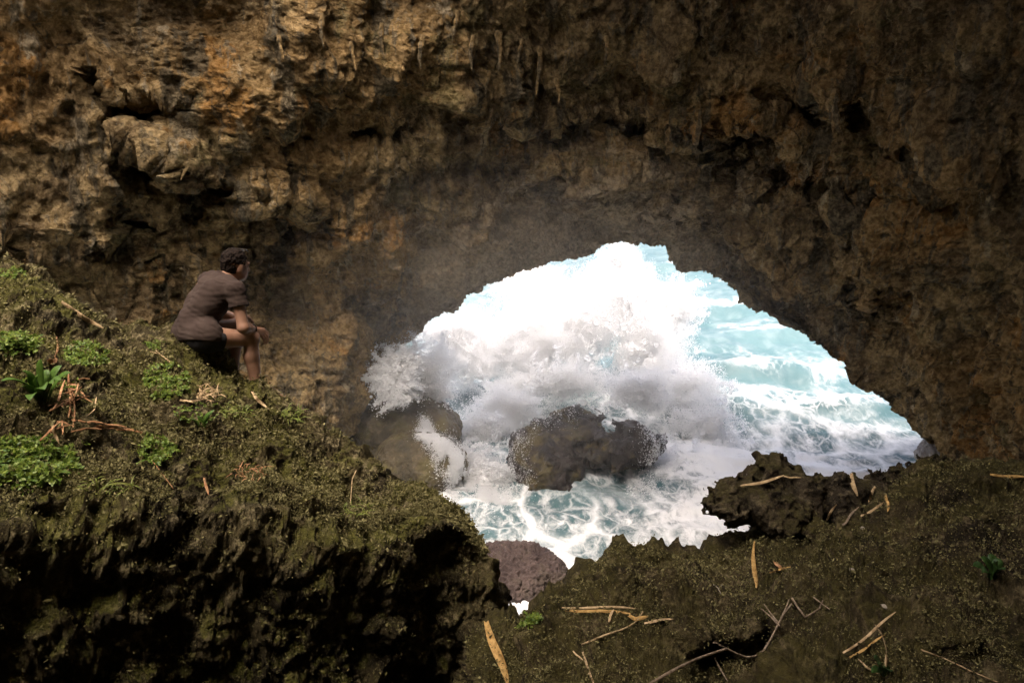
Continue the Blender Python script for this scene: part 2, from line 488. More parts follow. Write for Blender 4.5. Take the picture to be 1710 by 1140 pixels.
def wall_features(px, py):
    s = 0
    s = s + below_line(px, py, [(200, 235), (250, 262), (300, 292), (350, 302), (420, 330), (520, 352)], 1.5, 110)
    s = s + below_line(px, py, [(40, 428), (120, 440), (210, 415)], 1.0, 60)
    s = s + below_line(px, py, [(840, 205), (1000, 200), (1100, 218), (1200, 212), (1310, 196)], 1.1, 70)
    s = s + below_line(px, py, [(1150, 345), (1205, 372), (1250, 420), (1300, 480), (1370, 490), (1500, 500)], 1.3, 70)
    s = s + below_line(px, py, [(560, 450), (600, 508), (660, 526), (740, 500), (800, 452)], 1.0, 45)
    s = s + below_line(px, py, [(840, 330), (900, 312), (1000, 330), (1100, 330), (1160, 345)], 0.8, 32)
    s = s + below_line(px, py, [(330, 470), (420, 462), (500, 350)], 0.6, 60)
    s = s + below_line(px, py, [(1180, 260), (1280, 285), (1400, 330), (1480, 320)], 0.9, 45)
    s = s + below_line(px, py, [(150, 130), (220, 185), (310, 170)], 0.8, 50)
    for x, y, rx, ry, a in ((1340, 172, 36, 30, 3.0), (1428, 182, 15, 26, 2.2), (1240, 213, 34, 13, 2.0), (640, 222, 44, 24, 1.8), (250, 178, 50, 22, 0.8),
                            (540, 375, 16, 34, 1.3), (1400, 318, 60, 13, 1.0), (480, 230, 30, 14, 0.8), (775, 260, 12, 60, 0.7), (690, 330, 18, 55, 0.6), (1480, 250, 30, 22, 1.0),
                            (1580, 330, 40, 25, 1.0)):
        s = s + a * np.exp(-((((px - x) / rx) ** 2 + ((py - y) / ry) ** 2) ** 2))
    for x, y, rx, ry, a in ((770, 115, 34, 55, 0.8), (1110, 80, 40, 60, 0.8), (1400, 165, 12, 30, 1.0), (1330, 350, 70, 40, 0.6), (1640, 260, 60, 50, 0.8)):
        s = s - a * np.exp(-((((px - x) / rx) ** 2 + ((py - y) / ry) ** 2) ** 2))
    return s

def build_cave_wall():
    Cx, Cy = 1060.0, 740.0
    na, nr = 860, 350
    ang = np.arctan2(Cy - RIM[:, 1], RIM[:, 0] - Cx)
    ang = np.where(ang < -math.pi / 2 - 0.3, ang + 2 * math.pi, ang)   # left-lower points go past 180 degrees
    rad = np.hypot(RIM[:, 0] - Cx, RIM[:, 1] - Cy)
    o = np.argsort(ang)
    ang, rad, tr = ang[o], rad[o], RIM[o, 2]
    a = np.linspace(ang[-1], ang[0], na)
    r0 = np.interp(a, ang, rad)
    t0 = np.interp(a, ang, tr)
    jag = 5 * perlin(np.c_[a * 23, a * 0, a * 0 + 3.3], 5) + 3.5 * np.abs(perlin(np.c_[a * 75, a * 0, a * 0 + 1.3], 6)) * 2 + 1.5 * perlin(np.c_[a * 190, a * 0, a * 0 + 2.3], 9)
    r0 = r0 + jag * (np.abs(a - math.pi / 2) < 1.7)
    ev = rbf_fit(np.vstack([RIM, CTRL]))
    # outer limit: left, top and right of the frame with a wide margin
    ca, sa = np.cos(a), np.sin(a)
    rout = np.where(ca < 0, 1450 / np.maximum(np.abs(ca), 0.06), 1080 / np.maximum(np.abs(ca), 0.06))
    rout = np.minimum(rout, 1090 / np.maximum(sa, 0.2))
    rout = np.minimum(rout, 1900)
    s = np.linspace(0, 1, nr) ** 1.12
    r = r0[:, None] + (rout - r0)[:, None] * s[None]
    px = Cx + ca[:, None] * r
    py = Cy - sa[:, None] * r
    t = ev(px, py)
    near = np.exp(-((r - r0[:, None]) / 25.0) ** 2)
    t = t * (1 - near) + t0[:, None] * near
    fe = wall_features(px, py)
    t = np.maximum(t, 7.5) + fe
    P = at(px, py, t)
    nrm = grid_normals(P)
    tocam = CAM - P
    flip = np.sign((nrm * tocam).sum(-1, keepdims=True))
    nrm = nrm * flip
    flat = P.reshape(-1, 3)
    wv = np.stack([perlin(flat * 0.5, 12), perlin(flat * 0.5, 13), perlin(flat * 0.5, 14)], 1)
    fw = flat + 0.6 * wv
    d = 1.2 * fbm(flat * 0.22, 3, 11) * 2
    d = d + 0.55 * fbm(fw * np.array([0.9, 0.9, 0.15]), 4, 21) * 1.8                  # flowstone drapery
    d = d + 0.65 * karst(fw * np.array([1, 1, 0.75]), 0.62, 31)
    up_ = sstep(-5.5, -1.0, flat[:, 2] - 12)
    d = d + 0.42 * karst(fw * (np.array([1, 1, 0.8]) * up_[:, None] + np.array([0.55, 0.9, 1.7]) * (1 - up_[:, None])), 1.25, 41)
    d = d + 0.20 * fbm(flat * 1.6, 4, 45, ridged=True)
    d = d + 0.20 * karst(flat, 2.9, 51)
    d = d + 0.10 * karst(flat, 6.5, 55)
    d = d + 0.07 * fbm(flat * 8, 3, 61, ridged=True)
    damp = 0.55 + 0.45 * sstep(5, 70, (r - r0[:, None])).reshape(-1)
    P = P + (nrm.reshape(-1, 3) * (d * damp)[:, None]).reshape(P.shape)
    # outer side: the lip turns round into a low sea cliff, then the hillside climbs back over the chamber
    back = []
    for k in range(1, 11):
        q = k / 10
        b = at(Cx + ca * (r0 + 4 + 60 * q ** 1.7), Cy - sa * (r0 + 4 + 60 * q ** 1.7), t0 + 0.3 + 1.2 * q ** 0.7)
        b = b + (fbm(b * 0.3, 3, 71) * 0.8 * q)[:, None] * np.array([0, -1.0, 0])
        back.append(b)
    A0 = back[-1]
    B0 = P[:, -1] + np.array([0, 2.0, 2.0])
    for k in range(1, 17):
        q = k / 16
        b = A0 * (1 - q) + B0 * q
        b = b + (1.0 * fbm(b * 0.3, 3, 73) * math.sin(q * math.pi))[:, None] * np.array([0, 0, 1.0])
        back.append(b)
    allP = np.concatenate([np.stack(back[::-1], 1), P], 1)
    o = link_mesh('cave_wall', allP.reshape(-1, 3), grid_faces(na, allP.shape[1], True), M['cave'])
    glow = np.exp(-((r - r0[:, None]) / 150.0) ** 2) * sstep(600, 760, px) * (1 - sstep(1120, 1300, px))  # mask of the painted glow: strongest at the rim, round the arch crown
    wa = o.data.attributes.new('arch_glow', 'FLOAT', 'POINT')
    wa.data.foreach_set('value', np.concatenate([np.repeat(glow[:, :1], len(back), 1), glow], 1).astype(np.float32).ravel())
    tag(o, 'ochre and brown limestone cave wall with a low arch opening onto the sea', None, None, 'structure')
    return o
wall = build_cave_wall()

def build_light_shell():
    """unseen rest of the chamber: pale walls to bounce light, roof opening shaped to light the rocks"""
    na, nz = 150, 60
    a = np.linspace(R(208), R(-28), na) + R(180)      # from the left edge of the front wall round behind to the right edge
    A, Z = np.meshgrid(a, np.linspace(-13, 11.5, nz), indexing='ij')
    rad = 14.5 + 1.2 * np.sin(A * 3)
    P = np.stack([0.5 + np.cos(A) * rad, 4.5 + np.sin(A) * rad * 0.98, 12 + Z], -1)
    n = np.stack([-np.cos(A), -np.sin(A), 0 * A], -1)
    f = P.reshape(-1, 3)
    d = 1.6 * fbm(f * 0.25, 4, 801) * 1.5 + 0.5 * karst(f, 0.9, 811)
    P = P + n * (d.reshape(A.shape) - 0.5 * (Z / 9) ** 2 * (Z > 0) * -1)[..., None]
    o = link_mesh('cave_wall', P.reshape(-1, 3), grid_faces(na, nz), M['bounce_cave'])  # out-of-view walls, added as a pale surface for bounced light
    tag(o, 'unseen pale side and rear walls of the chamber, added to bounce light inside', kind='structure')
    # unseen roof, added to shade the chamber, its opening placed to steer the light
    na, nr = 160, 50
    th = np.linspace(0, 2 * math.pi, na)
    hx, hy = HOLE_C
    hr = 1.0 + 0.16 * np.sin(th * 2 + 1) + 0.12 * perlin(np.c_[np.cos(th) * 2, np.sin(th) * 2, th * 0], 820) * 2
    inner = np.stack([hx + np.cos(th) * HOLE_R[0] * hr + 0.30 * np.sin(th) * HOLE_R[1] * hr, hy + np.sin(th) * HOLE_R[1] * hr], -1)
    outer = np.stack([0.5 + np.cos(th) * 26, 4.5 + np.sin(th) * 22], -1)
    rows = []
    for k in range(8, 0, -1):                        # the rim of the opening has thickness
        rows.append(np.c_[inner + (outer - inner) * 0.004 * k, np.full(na, 12 + 10 + 0.45 * k)])
    for q in np.linspace(0, 1, nr):
        xy = inner + (outer - inner) * q
        rows.append(np.c_[xy, 12 + 9.6 + 1.2 * math.sin(min(1, q * 2) * 3.14) + 0 * th])
    P = np.stack(rows, 1)
    f = P.reshape(-1, 3)
    P = f + np.array([0, 0, 1.0]) * (1.0 * fbm(f * 0.3, 3, 831) + 0.4 * karst(f, 0.9, 841))[:, None]
    o = link_mesh('unseen_roof', P, grid_faces(na, len(rows)), M['bounce_cave'])
    tag(o, 'unseen limestone roof added over the chamber, its opening to the sky shaped for the light', kind='structure')
HOLE_C, HOLE_R = (-9.0, 5.0), (8.0, 15.0)
build_light_shell()

def build_shade_bank():  # bank added out of view to keep light off the outcrop's front face
    x = np.linspace(-12, 14, 130); y = np.linspace(-9.5, 1.25, 90)
    X, Y = np.meshgrid(x, y, indexing='ij')
    Z = 12 - 1.75 + np.clip(-(Y - 0.2), 0, 9) * 0.75 + 0.25 * np.maximum(0, -X - 1.5)
    Z = Z - 6.0 * sstep(0.7, 1.25, Y)
    f = np.c_[X.ravel(), Y.ravel(), Z.ravel()]
    d = 0.35 * fbm(f * 0.6, 3, 851) + 0.14 * karst(f, 2.5, 861)
    d = d * sstep(-0.0, 0.7, np.hypot(f[:, 0], f[:, 1]))
    f[:, 2] += np.minimum(d, 0.15)
    o = link_mesh('shade_bank', f, grid_faces(130, 90), M['right_rock'])
    tag(o, 'unseen rough bank rising behind the viewpoint, added to shade the outcrop front', kind='structure')
build_shade_bank()

# ------------------------------------------------------------------ sea
SPLASH_C = at(960, 700, 31.0)
def build_sea():
    na = 560
    az = np.linspace(R(-46), R(46), na)
    rr = np.r_[np.geomspace(10, 125, 470), np.geomspace(130, 4000, 34)]
    A, D = np.meshgrid(az, rr, indexing='ij')
    X = np.sin(A) * D
    Y = np.cos(A) * D
    fl = np.c_[X.ravel(), Y.ravel(), np.zeros(X.size)]
    far = np.exp(-np.maximum(D.ravel() - 60, 0) / 200)
    h = 0.55 * fbm(fl * np.array([0.10, 0.16, 1]), 3, 101) * 2
    h = h + 0.20 * fbm(fl * np.array([0.35, 0.6, 1]), 4, 111, ridged=True)
    h = h + 0.05 * fbm(fl * np.array([1.3, 1.9, 1]), 3, 121, ridged=True)
    h = h * far * sstep(9, 24, D.ravel())
    foam = np.zeros(X.size)
    # breaking swells rolling in on the right
    for (px, py, t, w, L, H) in ((1270, 640, 38.5, 1.5, 4.2, 1.15), (1400, 700, 33, 1.3, 4, 0.6), (1200, 540, 56, 2.0, 7, 0.8), (1110, 470, 76, 3, 10, 1.0), (1330, 580, 47, 1.6, 6, 0.5)):
        c = at(px, py, t)
        dx = X.ravel() - c[0]
        dy = Y.ravel() - c[1] + 0.06 * dx + 0.02 * dx * dx / L + 1.6 * fbm(fl * 0.25, 3, int(px))
        along = np.exp(-(dx / L) ** 2)
        prof = np.where(dy < 0, np.exp(-(dy / (w * 0.62)) ** 2), np.exp(-(dy / (w * 2.2)) ** 2))
        h = h + H * along * prof
        foam = foam + 0.55 * along * np.exp(-((dy - 0.15 * w) / (0.35 * w)) ** 2) - 0.55 * along * np.exp(-((dy + 0.8 * w) / (0.7 * w)) ** 2)
    dS = np.hypot((X.ravel() - SPLASH_C[0]) / 13, (Y.ravel() - SPLASH_C[1] + 2) / 11)
    foam = foam + 0.40 * np.exp(-dS ** 2) - 0.30
    foam = foam + 0.6 * np.exp(-(((X.ravel() - 13) / 8) ** 2 + ((Y.ravel() - 27) / 8) ** 2))
    foam = foam + 0.52 * np.exp(-(((Y.ravel() - 20.5) / 6) ** 2))
    c = at(880, 990, 19.5)
    foam = foam + 0.7 * np.exp(-(((X.ravel() - c[0]) / 3) ** 2 + ((Y.ravel() - c[1]) / 2.2) ** 2))
    # calmer turquoise pools
    for px, py, t, rx, ry, a in ((1000, 810, 25.5, 2.4, 1.2, 0.6), (1180, 580, 46, 4, 5, 0.25), (1085, 420, 90, 10, 14, 0.3), (860, 905, 22, 2.5, 1.0, 0.3)):
        c = at(px, py, t)
        foam = foam - a * np.exp(-(((X.ravel() - c[0]) / rx) ** 2 + ((Y.ravel() - c[1]) / ry) ** 2))
    V = np.c_[X.ravel(), Y.ravel(), h]
    o = link_mesh('sea', V, grid_faces(na, len(rr), True), M['sea'])
    at_ = o.data.attributes.new('foam', 'FLOAT', 'POINT')
    at_.data.foreach_set('value', foam.astype(np.float32))
    tag(o, 'turquoise sea streaked with white foam beyond the cave arch', None, None, 'structure')
    return o
sea = build_sea()

# ------------------------------------------------------------------ big foreground rocks
def curve(px, pts):
    L = np.array(pts, float)
    return np.interp(px, L[:, 0], L[:, 1])

L_CREST = [(-500, 330), (-200, 385), (0, 420), (40, 432), (65, 448), (95, 470), (130, 500), (170, 528), (205, 538), (250, 541), (290, 540), (330, 550), (350, 562), (372, 588), (400, 612), (440, 637), (480, 664),
           (520, 688), (560, 712), (600, 738), (640, 780), (670, 796), (700, 803), (730, 820), (760, 836), (785, 870), (800, 888), (826, 915)]
L_CREST_T = [(-500, 5.2), (0, 5.5), (170, 5.35), (350, 5.25), (450, 5.3), (560, 5.3), (640, 5.1), (760, 4.7), (826, 4.45)]
L_LIP = [(-500, 850), (0, 838), (60, 846), (130, 842), (190, 858), (260, 845), (330, 852), (420, 836), (470, 852), (530, 880), (590, 898), (640, 880), (690, 862), (730, 868), (770, 880), (826, 935)]
L_LIP_T = [(-500, 2.6), (0, 2.95), (300, 3.4), (530, 3.75), (640, 4.0), (760, 4.3), (826, 4.4)]

def settle(P, crest, x0, x1, rows_full, rows_fade):
    """after roughening, lower or raise the crest zone so that it keeps the height it was laid out with"""
    r = np.arange(P.shape[1])
    wt = 1 - sstep(rows_full, rows_full + rows_fade, r)
    nb = int((x1 - x0) / 7)
    for it in range(2):
        d = P - CAM
        w = d @ FWD
        sx = 855 + FPX * d[..., 0] / w
        sy = 570 - FPX * (d @ UP) / w
        b = np.clip(((sx - x0) / (x1 - x0) * nb).astype(int), 0, nb - 1)
        top = np.full(nb, 1e9)
        np.minimum.at(top, b.ravel(), sy.ravel())
        c = x0 + (np.arange(nb) + .5) / nb * (x1 - x0)
        delta = np.where(top < 1e8, curve(c, crest) - top, 0)
        k = np.ones(11) / 11
        delta = np.convolve(np.pad(delta, 5, mode='edge'), k, 'valid')
        P[..., 2] -= np.interp(sx, c, delta) * w / FPX / math.cos(PITCH) * wt[None]
    return P

def build_left_rock():
    px = np.r_[np.linspace(-1400, -70, 80)[:-1], np.linspace(-70, 822, 560)]
    nc = len(px)
    cy = curve(px, L_CREST) + 3 * perlin(np.c_[px / 14, px * 0, px * 0 + 0.5], 3) * 2
    ct = curve(px, L_CREST_T)
    ly = curve(px, L_LIP) + 10 * perlin(np.c_[px / 40, px * 0, px * 0 + 0.7], 4)
    lt = curve(px, L_LIP_T)
    ly = np.maximum(ly, cy + 8)
    edge = sstep(640, 822, px)
    rows, tops = [], []
    # behind the crest: down the hidden back
    for q in np.linspace(1, 0.06, 14):
        p = at(px, cy, ct)
        p = p + np.array([0, 1.0, 0]) * (1.3 * (q ** 0.6) * (1 - 0.7 * edge))[:, None] + np.array([0, 0, -1.0]) * (6.5 * q ** 1.15)
        rows.append(p)
    ntop = 210
    for q in np.linspace(0, 1, ntop):
        y = cy + (ly - cy) * q
        tt = 1.0 / ((1 - q) / ct + q / lt)            # straight in space
        tt = tt - 0.10 * np.sin(math.pi * q) * (1 - edge)
        rows.append(at(px, y, tt))
    nf = 190
    fy = np.full(nc, 1420.0)
    lip = at(px, ly, lt)
    for q in np.linspace(0.005, 1, nf):
        # front face falls away below the lip and leans back under it
        down = 4.2 * q
        xback = 0.16 * down * (1 - np.exp(-down / 1.2)) - 0.62 * (1 - np.exp(-down / 0.7)) + 0.10 * down
        p = lip + np.array([0, 0, -1.0]) * down + np.array([0, 1.0, 0]) * (xback * 0.9) + np.array([-0.32, 0, 0]) * (edge * down * 0.25)[:, None]
        rows.append(p)
    P = np.stack(rows, 1)
    # close the right end by turning the last columns to the back
    ext = []
    last = P[-1]
    prev = P[-1]
    for k in range(1, 26):
        q = k / 25
        ext.append(last + np.array([0.05 * math.sin(q * 3.14) - 0.6 * q * q, 1.4 * q, -1.3 * q ** 0.8]))
    P = np.concatenate([P, np.stack(ext, 0)], 0)
    n = grid_normals(P)
    flat = P.reshape(-1, 3)
    c = CAM + np.array([0, 0, 2.0]) - flat
    nn = n.reshape(-1, 3)
    if (nn[nc // 2 * P.shape[1] + 100] * c[nc // 2 * P.shape[1] + 100]).sum() < 0:
        nn = -nn
        flip = True
    d = 0.20 * fbm(flat * 0.9, 3, 201) * 1.6
    d = d + 0.13 * karst(flat, 3.2, 211)
    d = d + 0.075 * karst(flat, 8.5, 221)
    d = d + 0.048 * karst(flat, 19, 231)
    d = d + 0.024 * fbm(flat * 30, 3, 241, ridged=True)
    front = np.zeros(P.shape[:2]); front[:, 14 + ntop:] = 1
    front = front.ravel()
    dr = fbm(flat * np.array([3.2, 3.2, 2.4]), 4, 251, ridged=True)
    d = d + front * (0.07 * dr + 0.11 * karst(flat, 3.4, 261) + 0.05 * karst(flat, 7.5, 265))
    P2 = flat + nn * d[:, None] + 0.03 * np.stack([perlin(flat * 9, 271), perlin(flat * 9, 272), perlin(flat * 9, 273)], 1)
    P2 = P2.reshape(P.shape)
    P2 = settle(P2, L_CREST, -300, 815, 60, 170).reshape(-1, 3)
    loc = at(250, 900, 4.6); loc[2] = P2[:, 2].min()
    o = link_mesh('mossy_outcrop', P2, grid_faces(P.shape[0], P.shape[1], True), M['moss_rock'], loc=loc)
    tag(o, 'large mossy pitted rock outcrop under the sitting man, its front face in shade', 'rock')
    return o
left_rock = build_left_rock()

R_CREST = [(640, 1050), (740, 1030), (800, 1016), (850, 1014), (890, 1004), (905, 985), (930, 962), (960, 944), (1000, 922), (1025, 902), (1045, 893), (1075, 905), (1100, 900), (1150, 903), (1180, 902), (1205, 893),
           (1260, 875), (1330, 865), (1400, 835), (1440, 812), (1470, 803), (1490, 786), (1515, 775), (1540, 766), (1570, 768), (1600, 770), (1640, 764), (1710, 770), (2000, 760), (2300, 760)]
R_CREST_T = [(640, 3.4), (740, 3.6), (850, 3.9), (900, 4.1), (960, 4.5), (1040, 4.8), (1200, 5.0), (1330, 5.5), (1440, 5.7), (1540, 6.0), (1710, 6.1), (2300, 5.8)]

def build_right_rock():
    u = np.r_[np.linspace(0, 0.44, 600), np.linspace(0.44, 1, 80)[1:]]
    nc = len(u)
    px = 806 + u * (3000 - 806)
    cy = curve(px, R_CREST)
    ct = curve(px, R_CREST_T)
    bt = np.interp(px, [806, 1200, 2150], [1.75, 1.45, 1.35])
    by = np.full(nc, 1640.0)
    rows = []
    nb = 16
    for q in np.linspace(1, 0.05, nb):
        p = at(px, cy, ct + 0.9 * np.exp(-u / 0.0037)) + np.array([0, 1.0, 0]) * (1.4 * q ** 0.7) + np.array([0, 0, -1.0]) * (5.0 * q ** 1.5)
        rows.append(p)
    nt = 330
    for q in np.linspace(0, 1, nt) ** 1.15:
        left = np.interp(q, [0, .1, .21, 1], [806, 796, 757, 640])
        px = left + u * (3000 - left)
        y = cy + (by - cy) * q
        tt = 1.0 / ((1 - q) / ct + q / bt)
        tt = tt + 0.9 * np.exp(-u / 0.0037)
        w = 0.22 * np.sin(np.pi * np.clip(q * 1.3, 0, 1))
        tt = tt - w
        # hollows
        for x0, y0, rx, ry, a in ((1215, 1095, 75, 45, 0.45), (1285, 1050, 24, 28, 0.35), (1352, 892, 26, 16, 0.25), (1450, 945, 55, 16, 0.16), (1640, 1120, 90, 50, 0.15), (1690, 860, 50, 20, 0.2), (1330, 1010, 30, 10, 0.1)):
            tt = tt + a * np.exp(-((((px - x0) / rx) ** 2 + ((y - y0) / ry) ** 2) ** 2))
        for x0, y0, rx, ry, a in ((1330, 1100, 80, 40, 0.12), (1300, 905, 60, 26, 0.12), (1430, 895, 40, 24, 0.14), (1560, 800, 80, 30, 0.15), (1040, 930, 50, 25, 0.12)):
            tt = tt - a * np.exp(-((((px - x0) / rx) ** 2 + ((y - y0) / ry) ** 2)))
        rows.append(at(px, y, tt))
    P = np.stack(rows, 1)
    n = grid_normals(P)
    nn = n.reshape(-1, 3)
    flat = P.reshape(-1, 3)
    k = nc // 2 * P.shape[1] + 150
    if nn[k, 2] < 0:
        nn = -nn
    d = 0.22 * fbm(flat * 1.1, 3, 301) * 1.6
    d = d + 0.19 * karst(flat, 2.9, 311)
    d = d + 0.09 * karst(flat, 8, 321)
    d = d + 0.050 * karst(flat, 19, 331)
    d = d + 0.024 * fbm(flat * 34, 3, 341, ridged=True)
    # sharp little pinnacles along the skyline
    cr = np.zeros(P.shape[:2]); cr[:, nb - 3:nb + 14] = 1
    cr = cr.ravel()
    pin = 0.45 * np.clip(fbm(flat * np.array([7, 7, 2.0]), 3, 351, ridged=True) - 0.25, 0, 1) + 1.3 * np.clip(worley(flat * np.array([4.3, 4.3, 1.5]) + .4 * np.stack([perlin(flat * 9, 5), perlin(flat * 9, 6), perlin(flat * 9, 7)], 1), 352) - .42, 0, 1) * sstep(1.6, 2.6, flat[:, 0]) + .7 * np.clip(worley(flat * np.array([11, 11, 4.]), 353) - .4, 0, 1)
    soft = np.zeros(P.shape[:2]); soft[:] = np.exp(-((np.arange(P.shape[1]) - nb - 5) / 14.0) ** 2)[None]
    d = d * (1 - 0.6 * soft.ravel())
    P2 = flat + nn * d[:, None] + np.array([0, 0, 1.0]) * (cr * np.minimum(pin, 0.5) * 0.13)[:, None]
    P2 = P2 + 0.025 * np.stack([perlin(flat * 10, 371), perlin(flat * 10, 372), perlin(flat * 10, 373)], 1)
    P2 = settle(P2.reshape(P.shape), R_CREST, 830, 1900, 50, 150).reshape(-1, 3)
    loc = at(1350, 1050, 3.6); loc[2] = P2[:, 2].min()
    o = link_mesh('rock_slope', P2, grid_faces(P.shape[0], P.shape[1], True), M['right_rock'], loc=loc)
    tag(o, 'rough brown limestone slope strewn with dry leaves and twigs at the lower right', 'rock')
    return o
right_rock = build_right_rock()

# ------------------------------------------------------------------ signed-distance modelling for boulders and the figure
def surface_nets(D, org, h):
    ins = D < 0
    nx, ny, nz = D.shape
    cnt = np.zeros((nx - 1, ny - 1, nz - 1), np.int8)
    for a in (0, 1):
        for b in (0, 1):
            for c in (0, 1):
                cnt += ins[a:nx - 1 + a, b:ny - 1 + b, c:nz - 1 + c]
    act = (cnt > 0) & (cnt < 8)
    idx = np.full(act.shape, -1, np.int64)
    I = np.argwhere(act)
    idx[act] = np.arange(len(I))
    acc = np.zeros((len(I), 3)); num = np.zeros(len(I))
    cor = [(a, b, c) for a in (0, 1) for b in (0, 1) for c in (0, 1)]
    for u in range(8):
        for w in range(u + 1, 8):
            A, B = np.array(cor[u]), np.array(cor[w])
            if np.abs(A - B).sum() != 1: continue
            da = D[I[:, 0] + A[0], I[:, 1] + A[1], I[:, 2] + A[2]]
            db = D[I[:, 0] + B[0], I[:, 1] + B[1], I[:, 2] + B[2]]
            m = (da < 0) != (db < 0)
            t = np.where(m, da / (da - db + 1e-12), 0)
            acc += np.where(m[:, None], A + (B - A) * t[:, None], 0)
            num += m
    V = org + (I + acc / num[:, None]) * h
    F = []
    for ax in range(3):
        sl0 = [slice(1, -1)] * 3; sl1 = [slice(1, -1)] * 3
        sl0[ax] = slice(0, -1); sl1[ax] = slice(1, None)
        a = ins[tuple(sl0)]; b = ins[tuple(sl1)]
        E = np.argwhere(a != b)
        sg = a[tuple(E.T)]
        e = E.copy()
        for k in range(3):
            if k != ax: e[:, k] += 1
        o1, o2 = [(1, 2), (2, 0), (0, 1)][ax]
        def cell(d1, d2):
            q = e.copy(); q[:, o1] += d1; q[:, o2] += d2
            return idx[tuple(q.T)]
        f = np.stack([cell(-1, -1), cell(0, -1), cell(0, 0), cell(-1, 0)], 1)
        f[~sg] = f[~sg][:, ::-1]
        F.append(f)
    F = np.concatenate(F)
    return V, F[(F >= 0).all(1)].astype(np.int32)

class Field:
    def __init__(s, lo, hi, h):
        s.lo = np.array(lo, float); s.h = h
        s.n = np.ceil((np.array(hi) - s.lo) / h).astype(int) + 1
        s.D = np.full(s.n, 0.5, np.float32)
    def box(s, lo, hi):
        a = np.clip(np.floor((np.array(lo) - s.lo) / s.h).astype(int), 0, s.n - 1)
        b = np.clip(np.ceil((np.array(hi) - s.lo) / s.h).astype(int) + 1, 1, s.n)
        sl = tuple(slice(x, y) for x, y in zip(a, b))
        g = np.meshgrid(*[s.lo[i] + np.arange(a[i], b[i]) * s.h for i in range(3)], indexing='ij')
        return sl, np.stack(g, -1).astype(np.float32)
    def add(s, lo, hi, fn, k):
        sl, P = s.box(lo, hi)
        if 0 in P.shape: return
        d = fn(P).astype(np.float32)
        o = s.D[sl]
        if k > 0:
            m = np.clip(0.5 + 0.5 * (o - d) / k, 0, 1)
            s.D[sl] = o * (1 - m) + d * m - k * m * (1 - m)
        else:
            s.D[sl] = np.minimum(o, d)
    def cone(s, a, b, ra, rb, k=0.02):
        a, b = np.array(a, float), np.array(b, float)
        r = max(ra, rb) + 3 * k + 0.02
        def fn(P):
            ab = b - a
            t = np.clip(((P - a) @ ab) / (ab @ ab + 1e-12), 0, 1)
            return np.linalg.norm(P - a - t[..., None] * ab, axis=-1) - (ra + (rb - ra) * t)
        s.add(np.minimum(a, b) - r, np.maximum(a, b) + r, fn, k)
    def ell(s, c, axes, rad, k=0.02):
        c = np.array(c, float); A = np.array(axes, float); rad = np.array(rad, float)
        r = rad.max() + 3 * k + 0.02
        def fn(P):
            q = (P - c) @ A.T
            k0 = np.linalg.norm(q / rad, axis=-1)
            k1 = np.linalg.norm(q / rad ** 2, axis=-1) + 1e-9
            return k0 * (k0 - 1) / k1
        s.add(c - r, c + r, fn, k)
    def cut(s, p, n):
        """keep the side the normal points away from"""
        g = np.meshgrid(*[s.lo[i] + np.arange(s.n[i]) * s.h for i in range(3)], indexing='ij', sparse=True)
        d = sum((g[i] - p[i]) * n[i] for i in range(3))
        s.D = np.maximum(s.D, d.astype(np.float32))
    def mesh(s):
        D = s.D
        D[0] = D[-1] = 0.5; D[:, 0] = D[:, -1] = 0.5; D[:, :, 0] = D[:, :, -1] = 0.5
        return surface_nets(D, s.lo, s.h)

def nrm(v):
    v = np.array(v, float)
    return v / np.linalg.norm(v)

def blob_rock(name, label, m, c, size, seed, amps, subdiv=6, square=2.6, lift=0.0, karstic=False, group=None, rotz=0.0, shape=None):
    bm = bmesh.new()
    bmesh.ops.create_icosphere(bm, subdivisions=subdiv, radius=1.0)
    V = np.array([v.co[:] for v in bm.verts])
    F = np.array([[v.index for v in f.verts] for f in bm.faces], np.int32)
    bm.free()
    k = (np.abs(V) ** square).sum(1) ** (-1.0 / square)
    V = V * k[:, None]
    N = V / np.linalg.norm(V, axis=1, keepdims=True)
    if shape is not None:
        V = shape(V)
    V = V * np.array(size)
    ca, sa = math.cos(rotz), math.sin(rotz)
    V = np.c_[V[:, 0] * ca - V[:, 1] * sa, V[:, 0] * sa + V[:, 1] * ca, V[:, 2]]
    d = 0
    for i, (f, a) in enumerate(amps):
        if karstic:
            d = d + a * (karst(V, f, seed + i * 10) if i else fbm(V * f, 3, seed) * 1.5)
        else:
            d = d + a * (fbm(V * f, 4, seed + i * 10, ridged=i > 0) * (1.5 if i == 0 else 1))
    V = V + N * d[:, None]
    o = link_mesh(name, V, F, m)
    o.location = [float(x) for x in c]
    tag(o, label, 'rock' if karstic else 'boulder', group)
    return o

def ground_at(px, py, z=0.0):
    d = ray(px, py)
    t = (z - CAM[2]) / d[..., 2]
    return CAM + d * t

